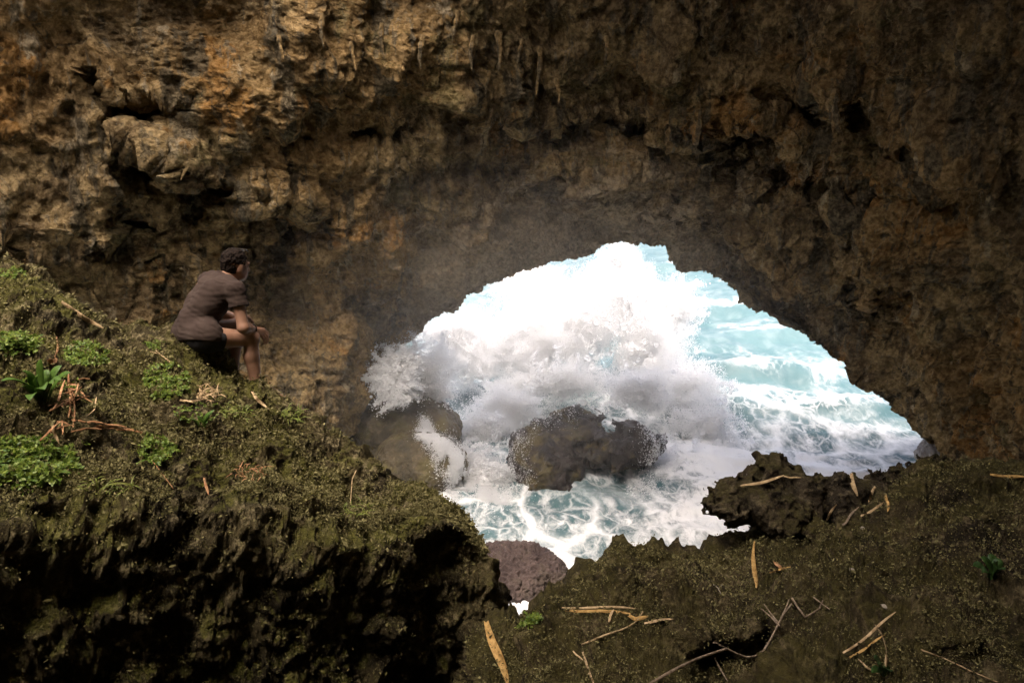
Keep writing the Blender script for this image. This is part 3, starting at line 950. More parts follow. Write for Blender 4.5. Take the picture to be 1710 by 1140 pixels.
def field_rock(name, label, m, cat, ells, h, seed, fr, k=0.25, group=None):
    """ells: (centre, radii, turn about z); fr: (frequency, amplitude, kind)"""
    C = np.array([e[0] for e in ells]); Rm = np.array([max(e[1]) for e in ells])
    pad = Rm.max() * 0.35 + sum(a for _, a, _ in fr)
    F = Field((C - np.array([e[1] for e in ells]).max(1, keepdims=True) - pad).min(0), (C + np.array([e[1] for e in ells]).max(1, keepdims=True) + pad).max(0), h)
    F.D[:] = 9.0
    for c, rad, tz in ells:
        ca, sa = math.cos(tz), math.sin(tz)
        q0 = max(rad) * 2 + 1
        sl, P = F.box(F.lo, F.lo + (F.n - 1) * h)
        def fn(P, c=c, rad=rad, ca=ca, sa=sa):
            q = P - np.array(c)
            q = np.stack([q[..., 0] * ca + q[..., 1] * sa, -q[..., 0] * sa + q[..., 1] * ca, q[..., 2]], -1)
            k0 = np.linalg.norm(q / np.array(rad), axis=-1); k1 = np.linalg.norm(q / np.array(rad) ** 2, axis=-1) + 1e-9
            return k0 * (k0 - 1) / k1
        F.add(F.lo, F.lo + (F.n - 1) * h, fn, k)
    sl, P = F.box(F.lo, F.lo + (F.n - 1) * h)
    for i, (f, a, kind) in enumerate(fr):
        band = np.abs(F.D) < 2.2 * a + 2 * h
        q = P[band]
        w = np.stack([perlin(q * f * .7, seed + 91), perlin(q * f * .7, seed + 92), perlin(q * f * .7, seed + 93)], 1)
        qq = q * f + 0.5 * w
        if kind == 'f': d = a * 1.6 * fbm(qq, 4, seed + 10 * i)
        elif kind == 'r': d = a * (fbm(qq, 4, seed + 10 * i, ridged=True) - .3)
        elif kind == 's': d = a * 1.5 * fbm(qq * np.array([.35, .35, 1.6]), 4, seed + 10 * i)       # bedding ledges
        else: d = a * 1.6 * (worley(qq, seed + 10 * i) - .5)
        F.D[band] -= d
    V, Fc = F.mesh()
    loc = V.mean(0); loc[2] = V[:, 2].min()
    o = link_mesh(name, V, Fc, m, loc=loc)
    tag(o, label, cat, group)
    return o

L0 = at(1312, 842, 5.25)
field_rock('rock_ledge', 'dark jagged rock ridge jutting over the water, a bent dry leaf lying across it', M['ledge'], 'rock',
           [(at(1300, 838, 5.25), (.36, .30, .19), .1), (at(1385, 838, 5.35), (.34, .28, .17), 0), (at(1222, 842, 5.2), (.20, .2, .13), 0), (at(1290, 800, 5.3), (.20, .18, .11), 0), (at(1445, 838, 5.5), (.26, .25, .13), 0), (at(1500, 812, 5.8), (.24, .22, .11), 0), (at(1548, 790, 6.0), (.22, .2, .09), 0)],
           0.0115, 401, ((2.5, .08, 'f'), (5, .085, 'k'), (11, .055, 'k'), (24, .026, 'k'), (30, .014, 'r')), k=.08)
c = ground_at(668, 775)
blob_rock('boulder', 'olive brown boulder below the cave wall with white water running off it', M['boulder_olive'], c + np.array([0, 1.0, 0.9]), (2.4, 1.9, 1.6), 501, ((0.5, 0.35), (1.5, 0.12), (5, 0.05)), group=None)
c = ground_at(700, 815)
blob_rock('boulder', 'smaller domed mossy boulder below the olive one with spray pouring round it', M['boulder_olive'], c + np.array([0, 0.8, 0.5]), (1.75, 1.5, 1.35), 521, ((0.5, 0.25), (1.6, 0.08), (5, 0.04)), square=2.1)
field_rock('boulder', 'big dark wet boulder in the middle of the surf below the breaking wave', M['boulder'], 'boulder',
           [(at(912, 777, 27.0), (1.5, 1.5, 1.05), .2), (at(905, 744, 27.3), (1.3, 1.2, .65), .3), (at(1015, 747, 27.6), (1.75, 1.3, .62), -.1), (at(958, 721, 28.0), (1.5, 1.2, .5), 0), (at(1060, 739, 27.8), (.9, 1.0, .6), 0)],
           0.06, 541, ((.55, .35, 'f'), (1.0, .30, 's'), (1.0, .42, 'k'), (2.6, .20, 'k'), (5, .12, 'r')), k=.25)
c = ground_at(852, 968)
blob_rock('boulder', 'low reddish brown boulder in the foam between the two nearest rocks', M['boulder_red'], c + np.array([0, 0.2, -0.1]), (1.6, 1.2, 0.7), 561, ((0.7, 0.25), (2.0, 0.16), (5, 0.09), (11, .04)), subdiv=7, square=2.2)
c = ground_at(1568, 775)
blob_rock('boulder', 'small pale grey boulder at the right foot of the arch', M['boulder_grey'], c + np.array([0, 0.4, 0.2]), (0.65, 0.6, 0.85), 581, ((0.8, 0.2), (2.5, 0.08), (6, 0.04)), square=2.2)

# ------------------------------------------------------------------ finding places on the built surfaces
def bvh_of(objs):
    V, F, n = [], [], 0
    for o in objs:
        me = o.data
        v = np.empty(len(me.vertices) * 3, np.float32)
        me.vertices.foreach_get('co', v)
        v = v.reshape(-1, 3) + np.array(o.location, np.float32)
        me.calc_loop_triangles()
        f = np.empty(len(me.loop_triangles) * 3, np.int32)
        me.loop_triangles.foreach_get('vertices', f)
        V.append(v); F.append(f.reshape(-1, 3) + n)
        n += len(v)
    return BVHTree.FromPolygons(np.concatenate(V).tolist(), np.concatenate(F).tolist(), all_triangles=True)

class Finder:
    def __init__(s, objs):
        s.b = bvh_of(objs)
    def px(s, px, py):
        d = Vector(ray(px, py)); L = d.length
        h, n, i, t = s.b.ray_cast(Vector(CAM), d / L)
        if h is None: return None, None, None
        if n.dot(d) > 0: n = -n
        return np.array(h), np.array(n), t / L
    def down(s, x, y, z=20.0):
        h, n, i, t = s.b.ray_cast(Vector((x, y, z)), Vector((0, 0, -1)))
        return None if h is None else np.array(h)

boulders = [o for o in COL.objects if o.name.startswith('boulder')]
on_boulder = Finder(boulders)

# ------------------------------------------------------------------ spray of the breaking wave: a cloud of real droplets
def droplets(name, P, rad, label):
    me = bpy.data.meshes.new(name)
    c = P.mean(0)
    me.vertices.add(len(P))
    me.vertices.foreach_set('co', (P - c).astype(np.float32).ravel())
    a = me.attributes.new('r', 'FLOAT', 'POINT')
    a.data.foreach_set('value', rad.astype(np.float32))
    o = bpy.data.objects.new(name, me)
    o.location = [float(x) for x in c]
    COL.objects.link(o)
    ng = bpy.data.node_groups.new(name + '_points', 'GeometryNodeTree')
    ng.interface.new_socket('Geometry', in_out='INPUT', socket_type='NodeSocketGeometry')
    ng.interface.new_socket('Geometry', in_out='OUTPUT', socket_type='NodeSocketGeometry')
    gi = ng.nodes.new('NodeGroupInput'); go = ng.nodes.new('NodeGroupOutput')
    mp = ng.nodes.new('GeometryNodeMeshToPoints')
    na = ng.nodes.new('GeometryNodeInputNamedAttribute'); na.data_type = 'FLOAT'
    na.inputs['Name'].default_value = 'r'
    sm = ng.nodes.new('GeometryNodeSetMaterial'); sm.inputs['Material'].default_value = M['spray']
    ng.links.new(gi.outputs[0], mp.inputs['Mesh'])
    ng.links.new(na.outputs['Attribute'], mp.inputs['Radius'])
    ng.links.new(mp.outputs[0], sm.inputs['Geometry'])
    ng.links.new(sm.outputs[0], go.inputs[0])
    md = o.modifiers.new('points', 'NODES'); md.node_group = ng
    me.materials.append(M['spray'])
    tag(o, label, None, None, 'stuff')
    return o

def turb(p, seed=900):
    w = np.stack([perlin(p * 0.35, seed), perlin(p * 0.35, seed + 1), perlin(p * 0.35, seed + 2)], 1)
    q = p + 1.3 * w
    return 1.0 * fbm(q * 0.5, 3, seed + 5, gain=0.6) + 0.45 * fbm(q * 0.9, 3, seed + 9, ridged=True) + 0.95 * fbm(q * 2.0 + .8 * w, 4, seed + 15, gain=.62) + 0.35 * fbm(q * 5.5, 2, seed + 25)

PLUME = [  # px, py, rx, ry, distance, depth, weight
    (960, 540, 135, 95, 36.5, 2.6, 1.0), (880, 580, 120, 80, 35.5, 2.4, 1.0), (1045, 500, 70, 70, 37, 1.8, .9), (785, 600, 90, 72, 34.5, 2.0, .9), (700, 622, 62, 62, 28.6, 1.2, .6),
    (1085, 585, 70, 90, 35.5, 2.0, .95), (1035, 445, 38, 44, 37.5, 1.0, .7), (662, 615, 36, 46, 26.3, .5, .32), (655, 648, 34, 34, 26.1, .5, .32), (705, 660, 50, 30, 28.6, .7, .6), (745, 562, 56, 30, 34.0, .9, .8), (1150, 645, 60, 46, 33.5, 1.8, .85),
    (1175, 722, 60, 60, 31.5, 1.6, .8), (1130, 795, 56, 50, 28.8, 1.2, .75), (1205, 765, 52, 38, 30.5, 1.3, .7), (1080, 835, 42, 24, 26.3, .8, .6), (935, 640, 110, 34, 33.0, 1.0, .6),
    (850, 685, 60, 40, 31.5, 1.0, .65), (800, 725, 60, 52, 30.5, 1.2, .75), (785, 780, 60, 36, 27.8, .9, .7), (812, 800, 42, 34, 26.6, .6, .6), (1065, 655, 60, 40, 31.5, 1.0, .65), (880, 470, 70, 40, 37.5, 1.4, .8), (1130, 520, 40, 60, 37, 1.4, .6)]

def build_plume():
    allP = []
    for (px, py, rx, ry, t, rz, w) in PLUME:
        n = int(760 * rx * ry ** 1.0 / 12.0 * w)
        g = rng.normal(0, 0.52, (n, 3))
        g = g[(g ** 2).sum(1) < 1.6]
        x = px + g[:, 0] * rx; y = py + g[:, 1] * ry; tt = t + g[:, 2] * rz
        P = at(x, y, tt)
        d = np.sqrt((g ** 2).sum(1))
        keep = rng.random(len(P)) < np.clip(1.12 - 1.35 * d + 2.3 * turb(P), 0, 1) ** 1.7
        allP.append(P[keep])
    P = np.concatenate(allP)
    rad = 0.0085 * np.exp(rng.normal(0, 0.45, len(P)))
    jets, jr = [], []
    for k in range(1700):
        b = PLUME[rng.integers(len(PLUME))]
        ang = rng.uniform(-0.35, math.pi + 0.35)
        m = int(rng.uniform(120, 420))
        o0 = np.array([b[0] + rng.normal(0, .35) * b[2], b[1] + rng.normal(0, .35) * b[3]])
        L = rng.uniform(0.35, 0.95) * 0.5 * (b[2] + b[3])
        q = rng.random(m) ** 0.8
        gx = o0[0] + np.cos(ang) * L * q; gy = o0[1] - np.sin(ang) * L * q + 0.35 * L * q * q
        sp = 0.7 + 3.4 * q
        pp = at(gx + rng.normal(0, 1, m) * sp, gy + rng.normal(0, 1, m) * sp, b[4] - rng.uniform(0, .8) * b[5] + rng.normal(0, .12, m) * (1 + q))
        jets.append(pp); jr.append(0.008 * np.exp(rng.normal(0, .75, m)))
    P = np.concatenate([P] + jets); rad = np.concatenate([rad] + jr)
    ok = P[:, 2] > -0.1
    print('plume droplets', ok.sum())
    return droplets('wave_spray', P[ok], rad[ok], 'white spray of a wave bursting up behind the boulders and under the arch')
build_plume()

def build_cascade():
    paths = [([(704, 697), (712, 712), (724, 730), (738, 744)], 9, 16000),
             ([(700, 722), (722, 738), (748, 748), (770, 772), (784, 802), (815, 832)], 10, 90000),
             ([(738, 744), (764, 768), (782, 800)], 22, 30000),
             ([(775, 785), (795, 810), (838, 836)], 20, 60000),
             ([(772, 800), (765, 820), (742, 834), (722, 838)], 10, 30000),
             ([(735, 770), (752, 790), (762, 806)], 17, 6000),
             ([(866, 712), (850, 745), (846, 780), (872, 806)], 26, 7000),
             ([(1080, 690), (1112, 735), (1112, 775), (1085, 800)], 28, 22000),
             ([(860, 700), (905, 690), (960, 688)], 20, 4000)]
    out, rr = [], []
    for pts, w, n in paths:
        L = np.array(pts, float)
        u = rng.random(n) * (len(L) - 1)
        x = np.interp(u, np.arange(len(L)), L[:, 0]) + rng.normal(0, w * 0.55, n)
        y = np.interp(u, np.arange(len(L)), L[:, 1]) + rng.normal(0, w * 0.55, n)
        # distance of the surface below, read on a coarse lattice
        gx = np.round(x / 6) * 6; gy = np.round(y / 6) * 6
        key = {}
        t = np.empty(n)
        for i in range(n):
            k = (gx[i], gy[i])
            if k not in key:
                h, _, th = on_boulder.px(*k)
                g = (0 - CAM[2]) / ray(k[0], k[1])[2]
                key[k] = min(th, g) if th else g
            t[i] = key[k]
        t = t - np.abs(rng.normal(0, 0.18, n)) - 0.02
        P = at(x, y, t)
        keep = rng.random(n) < np.clip(0.45 + 2.6 * fbm(P * np.array([2.6, 2.6, 1.1]), 4, 951, gain=.65), 0, 1)
        out.append(P[keep]); rr.append(0.007 * np.exp(rng.normal(0, .45, keep.sum())))
    return droplets('white_water', np.concatenate(out), np.concatenate(rr), 'white water pouring off the boulders into the foam')
build_cascade()

def build_person():
    J = lambda cx, cy, t: at(270 + cx / 4.562, 400 + cy / 4.56, t)
    f = nrm((0.8, 0.6, 0)); r = nrm((0.6, -0.8, 0)); up = np.array([0, 0, 1.0])
    pel = J(270, 728, 5.12); hr = J(335, 748, 5.02); hl = J(205, 722, 5.19)
    wst = J(262, 620, 5.14); mid = J(335, 500, 5.17); chs = J(410, 400, 5.20); c7 = J(478, 298, 5.25)
    shr = J(566, 385, 5.06); shl = J(350, 318, 5.36)
    elr = J(622, 672, 5.06); wrr = J(694, 680, 5.24)
    ell_ = J(455, 560, 5.50); wrl = J(628, 618, 5.52)
    knr = J(682, 752, 5.24); anr = J(738, 1180, 5.27)
    knl = J(585, 650, 5.46); anl = J(540, 1075, 5.45)
    hd = J(563, 190, 5.31)
    lo = np.min([pel, hr, hl, wst, shr, shl, anr, anl, hd, wrl, knl], 0) - 0.26
    hi = np.max([pel, hr, hl, wst, shr, shl, anr, anl, hd, wrr, wrl, knl], 0) + 0.30
    h = 0.005
    spine = nrm(c7 - pel)
    def torso(F, g):
        F.cone(hr, hl, .105 + g, .105 + g, .05)
        F.cone(pel, wst, .125 + g, .112 + g, .05)
        F.cone(wst - r * .05, mid - r * .065, .095 + g, .105 + g, .05)
        F.cone(wst + r * .05, mid + r * .065, .095 + g, .105 + g, .05)
        F.cone(mid - r * .07, chs - r * .085, .105 + g, .108 + g, .05)
        F.cone(mid + r * .07, chs + r * .085, .105 + g, .108 + g, .05)
        F.cone(chs - r * .07, shl * .55 + c7 * .45, .10 + g, .062 + g, .05)
        F.cone(chs + r * .07, shr * .55 + c7 * .45, .10 + g, .062 + g, .05)
        F.cone(shl, shr, .056 + g, .056 + g, .05)
        F.cone(c7 - spine * .02, c7 * .45 + shr * .55, .06 + g, .05 + g, .04)
        F.cone(c7 - spine * .02, c7 * .45 + shl * .55, .06 + g, .05 + g, .04)
    hf = nrm((0.60, 0.80, 0)); body_r = r; r = nrm((0.80, -0.60, 0))
    head_f = nrm(hf - 0.12 * up); head_u = nrm(np.cross(r, head_f)); head_u = head_u * np.sign(head_u[2])
    ax = [head_f, r, head_u]
    H = lambda a, b, c: hd + a * head_f + b * r + c * head_u
    B = Field(lo, hi, h)
    torso(B, -.009)
    B.cone(c7, H(-.012, 0, -.085), .058, .055, .03)                       # neck
    B.ell(H(-.012, 0, .018), ax, (.098, .076, .098), .01)                  # cranium
    B.ell(H(.030, 0, -.050), ax, (.068, .060, .078), .03)                  # face
    B.ell(H(.055, 0, -.100), ax, (.034, .038, .026), .02)                  # chin
    B.cone(H(.088, 0, -.005), H(.110, 0, -.042), .009, .015, .012)         # nose
    B.cone(H(.082, -.045, .012), H(.082, .045, .012), .012, .012, .015)    # brow
    B.cone(H(.082, -.020, -.075), H(.082, .020, -.075), .010, .010, .01)   # mouth
    for sg in (-1, 1):
        B.ell(H(.083, sg * .032, -.008), ax, (.012, .015, .010), .006)     # eye
        B.ell(H(-.004, sg * .078, -.018), [nrm(head_f + r * -.3 * sg), nrm(r * sg), head_u], (.020, .009, .033), .006)   # ear
        B.cone(H(.03, sg * .045, -.085), H(-.01, sg * .058, -.045), .022, .02, .02)                            # jaw line
    head_r, r = r, body_r
    # arms
    B.cone(shr, elr, .050, .040, .02); B.cone(elr, elr * .55 + wrr * .45, .041, .041, .02); B.cone(elr * .55 + wrr * .45, wrr, .041, .027, .02)
    B.cone(shl, ell_, .050, .040, .02); B.cone(ell_, wrl, .041, .027, .02)
    # legs
    for a, b, c in ((hr, knr, anr), (hl, knl, anl)):
        B.cone(a, b, .088, .056, .03)
        B.ell(b + f * .004, [f, r, up], (.058, .055, .060), .02)
        m = b * .68 + c * .32 - f * .016
        B.cone(b, m, .052, .056, .02); B.cone(m, c, .055, .034, .02)
        B.cone(c - f * .03 - up * .035, c + f * .15 - up * .055, .038, .030, .02)   # foot
        B.cone(c + f * .12 - up * .058, c + f * .19 - up * .062, .030, .020, .015)
    # right hand drooping over the knee
    ctr = J(770, 706, 5.32)
    sp = nrm((-0.1, -0.72, -0.62))
    hd_dir = nrm(ctr - wrr)
    for i, ln in enumerate((.95, 1.05, 1.0, .82)):
        kn = ctr + sp * (i - 1.4) * .0195 - hd_dir * (0.004 * abs(i - 1.2))
        B.cone(wrr, kn, .021, .0125, .012)
        b1 = kn + nrm(hd_dir * .8 + np.array([.15, 0, -.5 - .12 * i])) * .046 * ln
        b2 = b1 + nrm(hd_dir * .25 + np.array([0, 0, -.95])) * .030 * ln
        b3 = b2 + nrm(hd_dir * -.15 + np.array([0, 0, -.95])) * .022 * ln
        B.cone(kn, b1, .0105, .0092, .004); B.cone(b1, b2, .0092, .0082, .003); B.cone(b2, b3, .0082, .0068, .003)
    tb = wrr + hd_dir * .02 + sp * .028
    t1 = tb + nrm(hd_dir * .55 + sp * .6 - up * .3) * .042
    t2 = t1 + nrm(hd_dir * .7 - up * .6) * .032
    B.cone(tb, t1, .015, .0115, .01); B.cone(t1, t2, .0110, .0085, .004)
    # left hand closed on the left knee
    cl = J(668, 600, 5.50)
    dl = nrm(cl - wrl)
    spl = nrm((-0.15, 0.75, -0.55))
    for i, ln in enumerate((.95, 1.05, 1.0, .82)):
        kn = cl + spl * (i - 1.4) * .0185
        B.cone(wrl, kn, .021, .0125, .012)
        b1 = kn + nrm(dl * .5 + np.array([.1, 0, -.75])) * .042 * ln
        b2 = b1 + nrm(dl * -.4 + np.array([0, 0, -.8])) * .028 * ln
        b3 = b2 + nrm(dl * -.9 + np.array([0, 0, -.1])) * .02 * ln
        B.cone(kn, b1, .0105, .009, .004); B.cone(b1, b2, .009, .008, .003); B.cone(b2, b3, .008, .007, .003)
    tb = wrl + dl * .02 - spl * .024
    t1 = tb + nrm(dl * .8 - spl * .3 + up * .2) * .04
    B.cone(tb, t1, .014, .011, .01); B.cone(t1, t1 + nrm(dl * .6 - up * .6) * .028, .011, .0085, .004)
    V, Fc = B.mesh()
    seat = pel - up * .13
    root = empty('person', seat)
    tag(root, 'man in faded brown t-shirt and black shorts sitting on the mossy outcrop, watching the sea', 'person')
    def child(name, V, Fc, m):
        o = link_mesh(name, V, Fc, m, loc=seat)
        o.parent = root; o.location = (0, 0, 0)
        return o
    child('body', V, Fc, M['skin'])
    # shirt: torso and short sleeves, cut at hem, cuffs and collar
    S = Field(lo, hi, h)
    torso(S, .010)
    S.cone(c7 - spine * .02, c7 + spine * .03, .070, .064, .03)
    S.cone(hr + spine * .02, hl + spine * .02, .118, .118, .04)
    S.cone(shr, shr + (elr - shr) * .40, .066, .070, .03)
    S.cone(shl, shl + (ell_ - shl) * .40, .066, .070, .03)
    sl, P = S.box(S.lo, S.lo + (S.n - 1) * h)
    flat = P.reshape(-1, 3)
    band = np.abs(S.D.ravel()) < .05
    q = flat[band]
    u = (q - pel) @ spine; v = (q - pel) @ r; wd = (q - pel) @ f
    wr = .0016 * np.sin(u * 150 + v * 22 + 5 * perlin(q * 7, 61) + 3 * perlin(q * 16, 62)) * (0.6 + 0.6 * perlin(q * 5, 63)) + .004 * perlin(q * np.array([12, 12, 40]), 64) + .006 * perlin(q * 6, 65)
    dd = S.D.ravel().copy(); dd[band] += wr; S.D = dd.reshape(S.D.shape)
    S.cut(pel - spine * .055, -nrm(spine - 0.35 * f))                      # hem
    S.cut(c7 + spine * .032 - f * .02, nrm(spine * 1.0 + f * .55))         # collar
    for p0, ua in ((shr, nrm(elr - shr)), (shl, nrm(ell_ - shl))):
        p = p0 + ua * .128
        sl, P = S.box(p - .10, p + .10)
        d = (P - p) @ ua
        along = np.linalg.norm((P - p) - d[..., None] * ua, axis=-1)
        S.D[sl] = np.where((along < .085) & (d > -.01), np.maximum(S.D[sl], d), S.D[sl])
    V, Fc = S.mesh()
    child('shirt', V, Fc, M['shirt'])
    # shorts
    T = Field(lo, hi, .006)
    T.cone(hr, hl, .113, .113, .05)
    T.cone(hr, hr + (knr - hr) * .5, .106, .094, .03); T.cone(hl, hl + (knl - hl) * .5, .106, .094, .03)
    for a, b in ((hr, knr), (hl, knl)):
        d0 = nrm(b - a)
        p = a + d0 * np.linalg.norm(b - a) * .36
        sl, P = T.box(p - .16, p + .16)
        d = (P - p) @ d0
        along = np.linalg.norm((P - p) - d[..., None] * d0, axis=-1)
        T.D[sl] = np.where((along < .13) & (d > -.01), np.maximum(T.D[sl], d), T.D[sl])
    T.cut(pel + spine * .06, spine)
    V, Fc = T.mesh()
    V = V + .005 * np.stack([perlin(V * 14, 71), perlin(V * 14, 72), perlin(V * 14, 73)], 1)
    child('shorts', V, Fc, M['shorts'])
    r = head_r
    # hair: a close cap with short curls
    K = Field(hd - .2, hd + .2, .0035)
    K.ell(H(-.016, 0, .026), ax, (.104, .081, .1015), .01)
    K.ell(H(-.055, 0, -.035), ax, (.054, .062, .050), .02)
    sl, P = K.box(K.lo, K.lo + (K.n - 1) * .0035)
    q = P.reshape(-1, 3)
    dd = K.D.ravel().copy(); band = np.abs(dd) < .03
    dd[band] -= .016 * (worley(q[band] * 75, 81) - .5) + .010 * perlin(q[band] * 30, 82)
    K.D = dd.reshape(K.D.shape)
    K.cut(H(.062, 0, .045), nrm(head_f * 1.0 - head_u * .55))               # hairline at the forehead
    K.cut(H(-.03, 0, -.062), nrm(head_f * .55 - head_u * 1.0))               # nape and round the ears
    V, Fc = K.mesh()
    child('hair', V, Fc, M['hair'])
    # sunglasses pushed up on the head
    G = Field(hd - .2, hd + .2, .0035)
    for sg in (-1, 1):
        G.ell(H(.072, sg * .032, .112), [nrm(head_f * .6 + head_u), r, nrm(head_u * .6 - head_f)], (.006, .026, .018), .002)
    G.cone(H(.074, -.01, .114), H(.074, .01, .114), .004, .004, .002)
    V, Fc = G.mesh()
    child('sunglasses', V, Fc, M['lens'])
    # bracelet
    wd_ = nrm(wrr - elr); s1 = nrm(np.cross(wd_, up)); s2 = np.cross(wd_, s1)
    nn_, mm = 28, 8
    vs, fs = [], []
    for i in range(nn_):
        a = 2 * math.pi * i / nn_
        for j in range(mm):
            b = 2 * math.pi * j / mm
            rr = .0345 + .004 * math.cos(b)
            vs.append(wrr - wd_ * .012 + (s1 * math.cos(a) + s2 * math.sin(a)) * rr + wd_ * .006 * math.sin(b))
            fs.append([i * mm + j, i * mm + (j + 1) % mm, ((i + 1) % nn_) * mm + (j + 1) % mm, ((i + 1) % nn_) * mm + j])
    child('bracelet', np.array(vs), np.array(fs, np.int32), M['band'])
    return root
build_person()

# ------------------------------------------------------------------ plants, dry leaves, twigs
on_left = Finder([left_rock])
ledge_o = [o for o in COL.objects if o.name.startswith('rock_ledge')]
on_right = Finder([right_rock] + ledge_o)

def ribbon_mesh(pts, w, nrml, fold=0.25, taper0=0.35, taper1=0.05, mid=0.35):
    """a leaf blade along pts with a folded midrib and pointed tip; returns verts, faces"""
    pts = np.array(pts, float); n = len(pts)
    tan = np.gradient(pts, axis=0); tan /= np.linalg.norm(tan, axis=1, keepdims=True) + 1e-9
    nr = np.array(nrml, float)
    side = np.cross(tan, nr); side /= np.linalg.norm(side, axis=1, keepdims=True) + 1e-9
    up = np.cross(side, tan)
    q = np.linspace(0, 1, n)
    prof = np.where(q < mid, taper0 + (1 - taper0) * np.sin(q / mid * math.pi / 2), taper1 + (1 - taper1) * np.cos((q - mid) / (1 - mid) * math.pi / 2) ** 0.8)
    hw = 0.5 * w * prof[:, None]
    th = 0.0012
    L = pts + side * hw + up * hw * fold; C = pts; Rr = pts - side * hw + up * hw * fold
    V = np.concatenate([L, C, Rr, L - up * th, C - up * th * 2, Rr - up * th])
    F = []
    for i in range(n - 1):
        for a, b in ((0, 1), (1, 2)):
            F.append([a * n + i, b * n + i, b * n + i + 1, a * n + i + 1])
            F.append([(a + 3) * n + i, (a + 3) * n + i + 1, (b + 3) * n + i + 1, (b + 3) * n + i])
        F.append([i, i + 1, 3 * n + i + 1, 3 * n + i]); F.append([2 * n + i, 5 * n + i, 5 * n + i + 1, 2 * n + i + 1])
    return V, F

def tube_mesh(pts, rad, k=6):
    pts = np.array(pts, float); n = len(pts)
    rad = np.broadcast_to(rad, (n,))
    tan = np.gradient(pts, axis=0); tan /= np.linalg.norm(tan, axis=1, keepdims=True) + 1e-9
    a = np.cross(tan, np.array([0.31, 0.2, 0.93])); a /= np.linalg.norm(a, axis=1, keepdims=True) + 1e-9
    b = np.cross(tan, a)
    th = np.arange(k) * 2 * math.pi / k
    V = (pts[:, None] + (a[:, None] * np.cos(th)[None, :, None] + b[:, None] * np.sin(th)[None, :, None]) * rad[:, None, None]).reshape(-1, 3)
    F = [[i * k + j, i * k + (j + 1) % k, (i + 1) * k + (j + 1) % k, (i + 1) * k + j] for i in range(n - 1) for j in range(k)]
    F += [list(range(k))[::-1], [(n - 1) * k + j for j in range(k)]]
    return V, F

def path_on(finder, pix, n=14, lift=0.012, hug=0.5, sag=0.0):
    """a path resting on the rock under the given points: straight between them, lifted clear of the stone"""
    L = np.array(pix, float)
    d = np.r_[0, np.cumsum(np.hypot(*np.diff(L[:, :2], axis=0).T))]
    q = np.linspace(0, d[-1], n)
    x = np.interp(q, d, L[:, 0]); y = np.interp(q, d, L[:, 1])
    tt, NN = [], []
    for a, b in zip(x, y):
        h, nm, t = finder.px(a, b)
        tt.append(t); NN.append(nm)
    good = [i for i in range(n) if tt[i] is not None]
    tt = np.interp(np.arange(n), good, [tt[i] for i in good])
    nm = np.mean([NN[i] for i in good], 0)
    line = np.interp(q, [q[0], q[-1]], [tt[:3].mean(), tt[-3:].mean()])
    t = np.minimum(line, tt) * hug + tt * (1 - hug)
    ker = np.array([1, 2, 3, 2, 1.]) / 9
    t = np.convolve(np.pad(t, 2, mode='edge'), ker, 'valid')
    t = np.minimum(t, tt) - lift * 0 
    P = at(x, y, t - lift)
    return P, nrm(nm + np.array([0, -.4, .3]))

def put(name, V, F, m, label, cat, group=None, parent=None):
    V = np.array(V)
    base = V.mean(0); base[2] = V[:, 2].min()
    o = link_mesh(name, V, F, m, loc=base)
    if parent is not None:
        o.parent = parent
        o.location = Vector(base) - parent.location
        if label: o['label'] = label
    else:
        tag(o, label, cat, group)
    return o

def merge(parts):
    V, F, n = [], [], 0
    for v, f in parts:
        V.append(np.array(v)); F += [[i + n for i in q] for q in f]
        n += len(v)
    return np.concatenate(V), F

def dry_leaf(finder, pix, wpx, m, label, fold=0.35, cat='dry leaf', group=None, lift=0.012, hug=0.6, **kw):
    kw = dict(dict(taper0=.7, taper1=.28, mid=.55), **kw)
    P, nm = path_on(finder, pix, 12, lift, hug)
    tmean = np.linalg.norm(P - CAM, axis=1).mean()
    L = np.linalg.norm(P[-1] - P[0])
    e = rng.normal(0, 1, 3)
    qq = np.linspace(-1, 1, len(P))[:, None]
    P = P + nm * (0.10 * L * rng.uniform(-.1, .5)) * qq ** 2 + .012 * L * np.sin(qq * 3 + e[0]) * np.cross(nm, nrm(P[-1] - P[0]))
    V, F = ribbon_mesh(P, wpx * tmean / FPX * .66, nrm(nm + .35 * e * np.array([1, 1, .3])), fold * rng.uniform(.4, 2.2), **kw)
    return put('dry_leaf', V, F, M[m], label, cat, group)

def twig(finder, pix, rpx, m, label, name='twig', cat='twig', branches=(), lift=0.012, hug=0.5, group=None):
    P, nm = path_on(finder, pix, 18, lift, hug)
    tmean = np.linalg.norm(P - CAM, axis=1).mean()
    r = rpx * 0.68 * tmean / FPX
    P = P + 0.4 * r * np.stack([perlin(P * 30, 5), perlin(P * 30, 6), perlin(P * 30, 7)], 1)
    parts = [tube_mesh(P, np.linspace(r, r * 0.6, len(P)))]
    for bp in branches:
        Q, _ = path_on(finder, bp, 10, lift, hug)
        parts.append(tube_mesh(Q, np.linspace(r * 0.8, r * 0.35, len(Q))))
    V, F = merge(parts)
    return put(name, V, F, M[m], label, cat, group)

